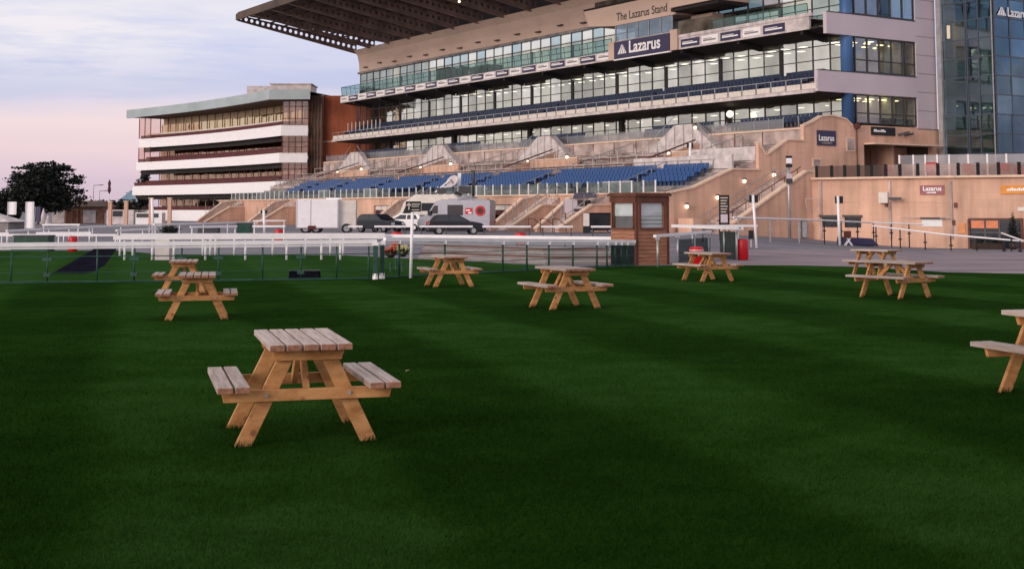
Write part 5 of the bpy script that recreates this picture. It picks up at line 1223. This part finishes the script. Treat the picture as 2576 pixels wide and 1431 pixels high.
v_ = vehicle('silver_van', 'tall silver grey panel van with red emblems on its side', 'van', VX, VY, math.pi-math.radians(12), vprof, None, 1.95, m_silver, (-1.9, 2.1), .35, [[(1.35, 1.5), (1.35, 2.15), (1.65, 2.15), (2.1, 1.5)], [(-.75, 1.35), (-.75, 2.2), (.55, 2.2), (.55, 1.35)]], ((2.3, 1.5), (1.68, 2.4)))
mb = MB(); 
for s in (-1, 1): mb.box(1.9, 2.15, s*1.12-.08, s*1.12+.08, 1.35, 1.7)
mb.build('door_mirror', m_black, v_)
for yy in (.99,):
    mb = MB(); mb.box(-1.55, -.95, yy, yy+.02, 1.45, 1.95); em = mb.build('red_emblem', m_red, v_); mb = MB(); mb.box(-1.5, -1.2, yy+.021, yy+.03, 1.5, 1.62); mb.box(-1.35, -1.0, yy+.021, yy+.03, 1.72, 1.82); mb.build('emblem_detail', m_white, em)
    mb = MB(); mb.tube((-2.2, yy, 1.72), (-2.2, yy+.02, 1.72), .42, 20); em = mb.build('red_disc', m_red, v_); mb = MB(); mb.tube((-2.2, yy+.021, 1.72), (-2.2, yy+.03, 1.72), .26, 16); em2 = mb.build('disc_centre', m_maroon, em); 
mb = MB(); mb.box(-2.6, .6, -.7, .7, 2.66, 2.72); mb.lathe(-.9, 0, [(.9, 2.72), (.7, 2.86), (.2, 2.95)], 14); mb.build('roof_unit', m_silver, v_)
# cream outside broadcast van behind with dish and mast
t = thing('cream_van', 'cream camper style van half hidden behind the silver van', 'van', ((1085-CX)/F*117, 117, gz(-7, 117)), math.radians(170))
mb = MB(); mb.prism([(-2.6, -1.1, .4), (-2.7, -1.1, 2.9), (-2.3, -1.1, 3.15), (1.2, -1.1, 3.15), (2.2, -1.1, 2.5), (2.6, -1.1, 1.5), (3.2, -1.1, 1.2), (3.2, -1.1, .4)], (0, 2.2, 0)); mb.build('body', m_cream, t, bevel=.08)
for x in (-1.7, 2.1):
    for s in (-1, 1): wheel(t, x, s*.98, .36)
mb = MB(); mb.quad((2.64, -.9, 1.55), (2.64, .9, 1.55), (2.26, .85, 2.4), (2.26, -.85, 2.4)); mb.build('windscreen', m_cglass, t)
mb = MB(); mb.quad((-1.4, 1.12, 1.7), (.6, 1.12, 1.7), (.6, 1.12, 2.4), (-1.4, 1.12, 2.4)); mb.quad((1.4, 1.12, 1.5), (2.3, 1.12, 1.5), (2.0, 1.12, 2.2), (1.4, 1.12, 2.2)); mb.build('side_window', m_cglass, t)
p = Vector(((1140-CX)/F*117, 117, 3.2)); t = thing('satellite_dish', 'satellite dish and cable gear mounted above the parked vans', 'dish', p)
mb = MB(); c = Vector((0, 0, 1.0)); ax = Vector((-.5, -.7, .5)).normalized(); a_ = ax.cross(Vector((0, 0, 1))).normalized(); b_ = ax.cross(a_)
ring = []
for j, (rr, dd) in enumerate(((.04, 0), (.28, .03), (.5, .1), (.62, .18))):
    ring.append([c+ax*dd+(a_*math.cos(2*math.pi*k/18)+b_*math.sin(2*math.pi*k/18))*rr for k in range(18)])
for r0, r1 in zip(ring, ring[1:]):
    for k in range(18): mb.quad(r0[k], r0[(k+1) % 18], r1[(k+1) % 18], r1[k])
mb.build('dish', m_dirtyw, t, smooth=True); mb = MB(); mb.beam(c, c+ax*.55, .04, .04); mb.beam((0, 0, 0), (0, 0, 1), .15, .15); mb.box(-1.4, -.6, -.3, .3, 0, .5); mb.box(.5, 1.6, -.4, .3, 0, .65); mb.build('dish_mount', m_dgrey, t)
mb = MB(); mb.beam((-1.6, 0, .1), (-.2, 0, 1.3), .12, .12); mb.beam((-1.1, 0, .6), (.8, 0, .6), .1, .1); mb.build('arm', m_white, t)
p = Vector(((1153-CX)/F*118, 118, 0)); t = thing('white_mast', 'thick white upright mast rising behind the vans', 'mast', p); mb = MB(); mb.beam((-.1, 0, 0), (.12, 0, zat(436, 118)), .32, .3); mb.build('mast', m_white, t); mb = MB(); mb.box(-.3, .3, -.2, .2, 2.9, 3.4); mb.build('mast_base', m_dgrey, t)
p = Vector(((1190-CX)/F*119, 119, 0)); t = thing('dark_lamp_column', 'slim dark lamp column behind the silver van', 'lamp column', p); mb = MB(); mb.tube((0, 0, 0), (.05, 0, zat(432, 119)), .13, 8); mb.build('column', m_dgrey, t); mb = MB(); mb.box(-.2, .3, -.15, .15, zat(432, 119), zat(429, 119)); mb.build('lamp_head', m_dgrey, t)
# white truck
TX, TY = (747-CX)/F*100, 100
t = thing('white_truck', 'large plain white box trailer parked behind the rails', 'trailer', (TX, TY, gz(TX, TY)), math.radians(4))
zt = zat(502, TY)-gz(TX, TY); mb = MB(); mb.box(0, 3.2, 0, 2.4, .45, zt); mb.build('box_body', m_white, t, bevel=.02)
mb = MB(); mb.box(3.2, 4.5, .35, 2.4, .35, zt-.08); mb.build('cab_box', m_cream, t, bevel=.02)
mb = MB()
for x in (.02, 1.06, 3.1): mb.box(x, x+.06, -.03, -.002, .45, zt-.02)
mb.box(0, 3.2, -.03, -.002, .42, .5); mb.box(.6, .75, -.03, -.002, zt-.12, zt-.08); mb.box(.4, .65, -.03, -.002, 1.1, 1.13); mb.box(3.25, 4.48, .32, .345, 1.55, 1.58); mb.build('panel_trim', m_mauve, t)
mb = MB(); mb.box(2.2, 3.4, .5, 2, zt, zt+.13); mb.build('roof_hatch', m_white, t)
for x in (.7, 1.5, 3.8):
    for yy in (.3, 2.1): wheel(t, x, yy, .38)
mb = MB(); mb.box(.9, 1.5, -.06, -.02, .32, .6); mb.build('tail_board', m_maroon, t)
# black container, cabinet, ticket banner
p = P2(1510, 103); t = thing('black_container', 'black covered container beside the brown kiosk', 'container', p); mb = MB(); mb.box(-.95, .95, 0, 1.6, .2, zat(538, 103)-p.z); mb.build('body', m_black, t, bevel=.04)
mb = MB(); mb.box(-1.0, 1.0, -.05, 1.65, zat(538, 103)-p.z, zat(538, 103)-p.z+.08); mb.build('lid', m_path, t)
for x in (-.7, .7): wheel(t, x, .1, .2, .1)
p = P2(1474, 102); t = thing('cream_cabinet', 'narrow cream cabinet with black base beside the black container', 'cabinet', p); mb = MB(); mb.box(-.22, .22, -.2, .2, .55, zat(537, 102)-p.z); mb.build('box', m_cream, t); mb = MB(); mb.box(-.25, .25, -.22, .22, 0, .55); mb.build('base', m_black, t)
p = P2(1452, 108); t = thing('ticket_booth', 'pale banner fronted booth with a dark canopy under the terrace', 'booth', p)
zz1 = zat(501, 108)-p.z; zz0 = zat(536, 108)-p.z
mb = MB(); mb.box(-1.05, .5, 0, .3, zz0, zz1); bn = mb.build('banner', m_mauve, t); mb = MB(); mb.box(.55, 1.1, .3, .6, 0, zz1-.1); mb.box(-1.0, -.9, .4, .5, 0, zz0); mb.build('side_panel', m_dgrey, t)
mb = MB(); mb.prism([(-.4, -.6, zz1), (1.6, -.6, zz1+.1), (1.6, .8, zz1+.45), (-.2, .8, zz1+.45)], (0, 0, .06)); mb.build('canopy', MT('dusky_violet_canopy', (.10, .09, .13), .6), t); mb = MB(); mb.box(-.3, .35, -.02, -.003, zz0+.1, zz0+.35); mb.box(0, .5, -.02, -.003, zz0+.55, zz1-.12); mb.build('lettering_block', m_dgrey, bn)
# queue rails right of the van
for i, x in enumerate((1345, 1375, 1405)):
    p = P2(x, 104); t = thing('queue_rail', ['left', 'middle', 'right'][i]+' of the three small bent brown barriers in front of the sandstone wall', 'barrier', p, .2, 'small queue barriers')
    mb = MB(); mb.tube((-.5, 0, 0), (-.5, 0, 1.1), .035, 6); mb.tube((-.5, 0, 1.1), (-.1, 0, 1.1), .035, 6); mb.tube((-.1, 0, 1.1), (.6, 0, .55), .035, 6); mb.build('tube', m_timd, t); mb = MB(); mb.tube((.6, 0, 0), (.6, 0, .55), .035, 6); mb.build('foot', m_timd, t)
# ================================================================ far left
t = thing('large_tree', 'big dark spreading tree at the left edge of the site', 'tree', P2(108, 165))
mb = MB(); mb.tube((0, 0, -.1), (.1, 0, 2.6), .42, 12, .3); mb.tube((.1, 0, 2.5), (-1.8, .3, 5), .22, 8, .1); mb.tube((.1, 0, 2.5), (1.9, -.2, 5), .22, 8, .1); mb.tube((.1, 0, 2.5), (.2, .1, 6.5), .25, 8, .1); mb.build('trunk', m_bark, t, smooth=True)
bl = [(0, 0, 3.8, 4.4, 3.2, 1.7), (-.3, 0, 5.4, 3.3, 3, 1.3), (.2, 0, 6.7, 2.0, 2, .8), (0, 0, 2.4, 4.4, 2.6, 1.0)]
rb = random.Random(5)
for k in range(46):
    a = rb.uniform(.02, math.pi-.02); rr = rb.uniform(.82, 1.06); w_b = rb.uniform(.5, 1.3)
    bl.append((math.cos(a)*4.9*rr, rb.uniform(-1.2, 1.2), 2.9+math.sin(a)*4.7*rr, w_b, .7, w_b*.28))
bl += [(5.2, 0, 3.4, 1.1, .6, .25), (5.0, 0, 2.7, .9, .6, .2), (-5.0, 0, 3.6, 1.3, .8, .3), (-5.2, 0, 2.6, 1.4, .9, .5)]
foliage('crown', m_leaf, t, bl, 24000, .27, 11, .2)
for i, (x0, x1, yt, Y, lb_) in enumerate(((-60, 40, 500, 190, 'dark hedge running out of the left edge behind the tents'), (175, 262, 509, 215, 'dark hedge behind the small pavilion'), (255, 345, 503, 230, 'dark hedge between the flagpole and the banded grandstand'))):
    a = P2((x0+x1)/2, Y); hh = zat(yt, Y)-a.z; wd_ = (x1-x0)/F*Y/2; t = thing('hedge', lb_, 'hedge', a, 0, 'far hedges')
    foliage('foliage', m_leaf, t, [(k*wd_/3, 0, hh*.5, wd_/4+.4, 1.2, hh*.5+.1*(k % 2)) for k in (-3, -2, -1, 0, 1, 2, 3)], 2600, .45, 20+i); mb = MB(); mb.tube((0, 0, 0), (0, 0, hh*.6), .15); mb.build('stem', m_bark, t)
t = thing('dark_conifer', 'dark pointed conifer behind the left end of the banded grandstand', 'tree', P2(352, 262))
foliage('crown', m_leaf, t, [(0, 0, 3, 2.6, 2, 3), (.6, 0, 6, 1.7, 1.5, 2.2), (1.2, 0, 8.6, 1, 1, 1.6)], 2600, .5, 31); mb = MB(); mb.tube((0, 0, 0), (0, 0, 6), .3, 8, .1); mb.build('trunk', m_bark, t)
t = thing('glass_pyramid', 'small blue glass pyramid roof beyond the hedge', 'building', P2(325, 250)); mb = MB(); z0 = zat(507, 250)-t.location.z; z1 = zat(478, 250)-t.location.z
for k in range(4):
    a = math.pi/4+k*math.pi/2; b = a+math.pi/2; mb.quad((2.2*math.cos(a), 2.2*math.sin(a), z0), (2.2*math.cos(b), 2.2*math.sin(b), z0), (.6, 0, z1))
mb.build('roof', MT('blue_grey_glass_roof', (.16, .27, .36), .25, spec=.8), t); mb = MB(); mb.box(-1.5, 1.5, -1.5, 1.5, 0, z0); mb.build('base', m_dirtyw, t)
# pavilion
a = P2(135, 172); xw = (265-135)/F*172; z1 = zat(520, 172)-a.z; zr = zat(509, 172)-a.z
t = thing('pavilion', 'low brick pavilion with tiled roof and two white panels', 'building', a)
mb = MB(); mb.box(0, xw, 0, 5, 0, z1); mb.build('wall', m_pbrick, t)
mb = MB(); mb.hexa([(-.3, -.4, z1), (xw+.3, -.4, z1), (xw+.3, 5.4, z1), (-.3, 5.4, z1), (.9, 2, zr+.2), (xw-1, 2, zr+.2), (xw-1, 3, zr+.2), (.9, 3, zr+.2)]); mb.build('roof', m_slate, t)
for x in (0.05, 4.1): mb = MB(); mb.box(x, x+1.65, -.06, -.01, .1, z1-.45); mb.build('white_panel', m_dirtyw, t)
mb = MB(); mb.box(2.0, 3.7, -.05, -.01, .1, z1-.5); mb.build('doorway', m_timd, t); 
for x in (1.8, 2.6, 3.3, 3.85): mb = MB(); mb.box(x, x+.16, -.12, -.06, .0, z1-.3); mb.build('pillar', m_pbrick, t)
mb = MB(); mb.box(xw, xw+1.1, .3, 3, 0, z1-.8); mb.build('annexe', m_cream, t)
# market stall/white units right of pavilion
a = P2(272, 165); t = thing('refreshment_unit', 'low pale refreshment unit beside the pavilion', 'kiosk', a); mb = MB(); mb.box(0, 3.4, 0, 2, 0, zat(528, 165)-a.z); mb.build('body', m_dirtyw, t); mb = MB(); mb.box(.8, 2.0, -.05, -.01, 1.0, 1.7); mb.build('hatch', m_cglass, t)
a = P2(345, 150); t = thing('scoreboard_unit', 'white unit with dark display panels before the banded grandstand', 'kiosk', a); mb = MB(); mb.box(0, 3, 0, 1.5, 0, zat(535, 150)-a.z); mb.build('body', m_white, t); mb = MB(); mb.box(.1, 2.6, -.05, -.01, .95, 1.4); mb.build('display', m_dgrey, t)
for i, (x, yt, lb_) in enumerate(((281, 509, 'left'), (321, 508, 'second'), (383, 500, 'third'), (430, 500, 'right'))):
    Y = 150; a = P2(x, Y); t = thing('brick_pillar', lb_+' one of the four slim orange brown pillars at the left', 'pillar', a, 0, 'slim orange pillars'); hh = zat(yt, Y)-a.z
    mb = MB(); mb.box(-.2, .2, -.2, .2, 0, hh); mb.build('shaft', m_sand, t); mb = MB(); mb.box(-.26, .26, -.26, .26, hh, hh+.1); mb.build('cap', m_sandc, t)
a = P2(276, 160); t = thing('flagpole', 'thin flagpole with a furled dark flag', 'flagpole', a); mb = MB(); mb.tube((0, 0, 0), (.05, 0, zat(458, 160)-a.z), .07, 8, .05); mb.build('pole', m_white, t); mb = MB(); zf = zat(488, 160)-a.z; mb.lathe(.07, 0, [(.05, zf), (.22, zf+.4), (.14, zf+1.0), (.2, zf+1.3), (.04, zf+1.7)], 8); mb.build('flag', m_maroon, t)
for x, yt, lb_, Y in ((238, 467, 'taller thin street lamp left of the flagpole', 210), (253, 481, 'shorter thin street lamp nearest the flagpole', 230)):
    a = P2(x, Y); t = thing('street_lamp', lb_, 'street lamp', a, 0, 'thin street lamps'); hh = zat(yt, Y)-a.z; mb = MB(); mb.tube((0, 0, 0), (0, 0, hh), .1, 8, .06); mb.build('pole', m_steel, t); mb = MB(); mb.beam((0, 0, hh), (1.3, 0, hh+.05), .08, .08); mb.box(.9, 1.5, -.15, .15, hh, hh+.12); mb.build('lamp_head', m_dgrey, t)
# banners, parasols, tent
for x0, x1, yt, yb_, mt_, lb_ in ((24, 46, 508, 540, m_white, 'white feather banner nearest the left edge'), (69, 90, 508, 574, m_white, 'tall white banner in front of the big tree'), (93, 108, 520, 558, m_navy, 'dark navy banner between the white banner and the parasol')):
    Y = 120; a = P2(x0, Y); t = thing('banner_flag', lb_, 'banner', a, 0, 'upright banners'); mb = MB(); mb.tube((0, 0, 0), (0, 0, zat(yt, Y)-a.z), .035, 6); mb.build('pole', m_steel, t)
    w2 = (x1-x0)/F*Y; z0 = zat(yb_, Y)-a.z; z1 = zat(yt, Y)-a.z; mb = MB(); n_ = 5
    for k in range(n_):
        y_a = .05*math.sin(k*1.3); y_b = .05*math.sin((k+1)*1.3); mb.quad((w2*k/n_, y_a, z0), (w2*(k+1)/n_, y_b, z0), (w2*(k+1)/n_, y_b, z1), (w2*k/n_, y_a, z1))
    mb.build('cloth', mt_, t)
for x, yt, lb_ in ((114, 524, 'closed white parasol beside the navy banner'), (126, 540, 'smaller closed white parasol nearest the pavilion')):
    Y = 125; a = P2(x, Y); hh = zat(yt, Y)-a.z; t = thing('closed_parasol', lb_, 'parasol', a, 0, 'closed parasols'); mb = MB(); mb.tube((0, 0, 0), (0, 0, hh), .04, 6); mb.build('pole', m_steel, t); mb = MB(); mb.lathe(0, 0, [(.34, hh*.22), (.3, hh*.4), (.16, hh*.75), (.03, hh)], 10); mb.build('canopy', m_dirtyw, t, smooth=True)
Y = 110; a = P2(-12, Y); t = thing('white_tent', 'low white pitched tent roof at the left edge', 'tent', a); z0 = zat(558, Y)-a.z; z1 = zat(533, Y)-a.z
mb = MB(); mb.hexa([(-2, -1, z0), (1.8, -1, z0), (1.8, 3, z0), (-2, 3, z0), (-.6, .9, z1), (-.4, .9, z1), (-.4, 1.1, z1), (-.6, 1.1, z1)]); mb.build('roof', m_dirtyw, t)
mb = MB(); mb.box(-1.9, 1.6, -.8, 2.8, .0, z0); mb.build('side', m_conc, t)
Y = 60; p = P2(432, 62); t = thing('round_shrub', 'small round clipped dark shrub on the far side of the rails', 'shrub', p); foliage('foliage', m_leaf, t, [(0, 0, zat(578, 62)-p.z, .42, .4, .2)], 900, .07, 41); mb = MB(); mb.lathe(0, 0, [(.2, 0), (.25, .5), (.2, .95)], 12); mb.build('pot', m_dgrey, t)
# low dark barriers / planters beyond the rails
for i, (x0, x1, y0_, y1_, Y, mt_, lb_) in enumerate(((500, 552, 573, 588, 88, m_dgrey, 'grey barrier blocks behind the rails left of the green bin'), (598, 634, 562, 588, 92, m_green, 'dark green skip between the rails and the orange wall'), (40, 130, 594, 606, 60, m_green, 'long dark green planter beyond the fence at left'), (395, 432, 605, 622, 50.5, m_dirtyw, 'pale low block at the back of the turf'), (1078, 1165, 600, 640, 60, m_chip, 'dark brown low shelter wall behind the fence'))):
    a = P2((x0+x1)/2, Y); w2 = (x1-x0)/F*Y/2; hh = zat(y0_, Y)-a.z; t = thing(['barrier_block', 'skip', 'planter', 'stone_block', 'low_shelter'][i], lb_, ['barrier', 'skip', 'planter', 'block', 'shelter'][i], a)
    mb = MB(); mb.prism([(-w2, 0, 0), (w2, 0, 0), (w2*.96, 0, hh), (-w2*.96, 0, hh)], (0, .8, 0)); mb.build('body', mt_, t, bevel=.02); mb = MB(); mb.box(-w2, w2, -.04, .84, hh-.02, hh+.05); mb.build('rim', m_dgrey if i != 3 else m_cream, t)

p = Vector(((2150-CX)/F*93, 93, gz(24, 93))); t = thing('covered_bench', 'low dark blue covered bench at the foot of the sandstone wall', 'bench', p); mb = MB(); mb.prism([(-1.3, 0, 0), (1.6, 0, 0), (1.1, 0, .5), (-1.2, 0, .62)], (0, .7, 0)); mb.build('cover', m_navy, t, bevel=.05); mb = MB(); mb.box(-1.2, 1.2, .1, .6, -.05, .02); mb.build('base', m_dgrey, t)
p = Vector(((2131-CX)/F*91, 91, gz(23, 91))); t = thing('folding_chair', 'small white legged folding chair with brown seat by the marker post', 'chair', p); mb = MB()
for a, b in (((-.25, 0, 0), (.1, 0, .5)), ((.25, 0, 0), (-.1, 0, .5)), ((-.25, .4, 0), (.1, .4, .5)), ((.25, .4, 0), (-.1, .4, .5))): mb.tube(a, b, .03, 6)
mb.build('legs', m_white, t); mb = MB(); mb.box(-.25, .25, 0, .4, .48, .54); mb.build('seat', m_timd, t); mb = MB(); mb.box(-.25, .25, .38, .43, .54, 1.0); mb.build('backrest', m_timd, t)

vehicle('parked_car', 'white hatchback half hidden behind the black direction sign', 'car', (1020-CX)/F*114, 114, math.radians(160), hprof, hcab, 1.75, m_white, (-1.25, 1.25), .31, hwin, ((1.0, 1.0), (.18, 1.43)), ((-1.93, 1.0), (-1.62, 1.36)))

p = G(1024, 940); t = MB(); t.prism([(p.x-.018, p.y, p.z+.03), (p.x, p.y-.018, p.z+.036), (p.x+.024, p.y, p.z+.04), (p.x, p.y+.015, p.z+.034)], (0, 0, .004)); tag(t.build('fallen_leaf', m_sandc, loc=p), 'small pale fallen leaf on the grass right of the nearest table', 'leaf')
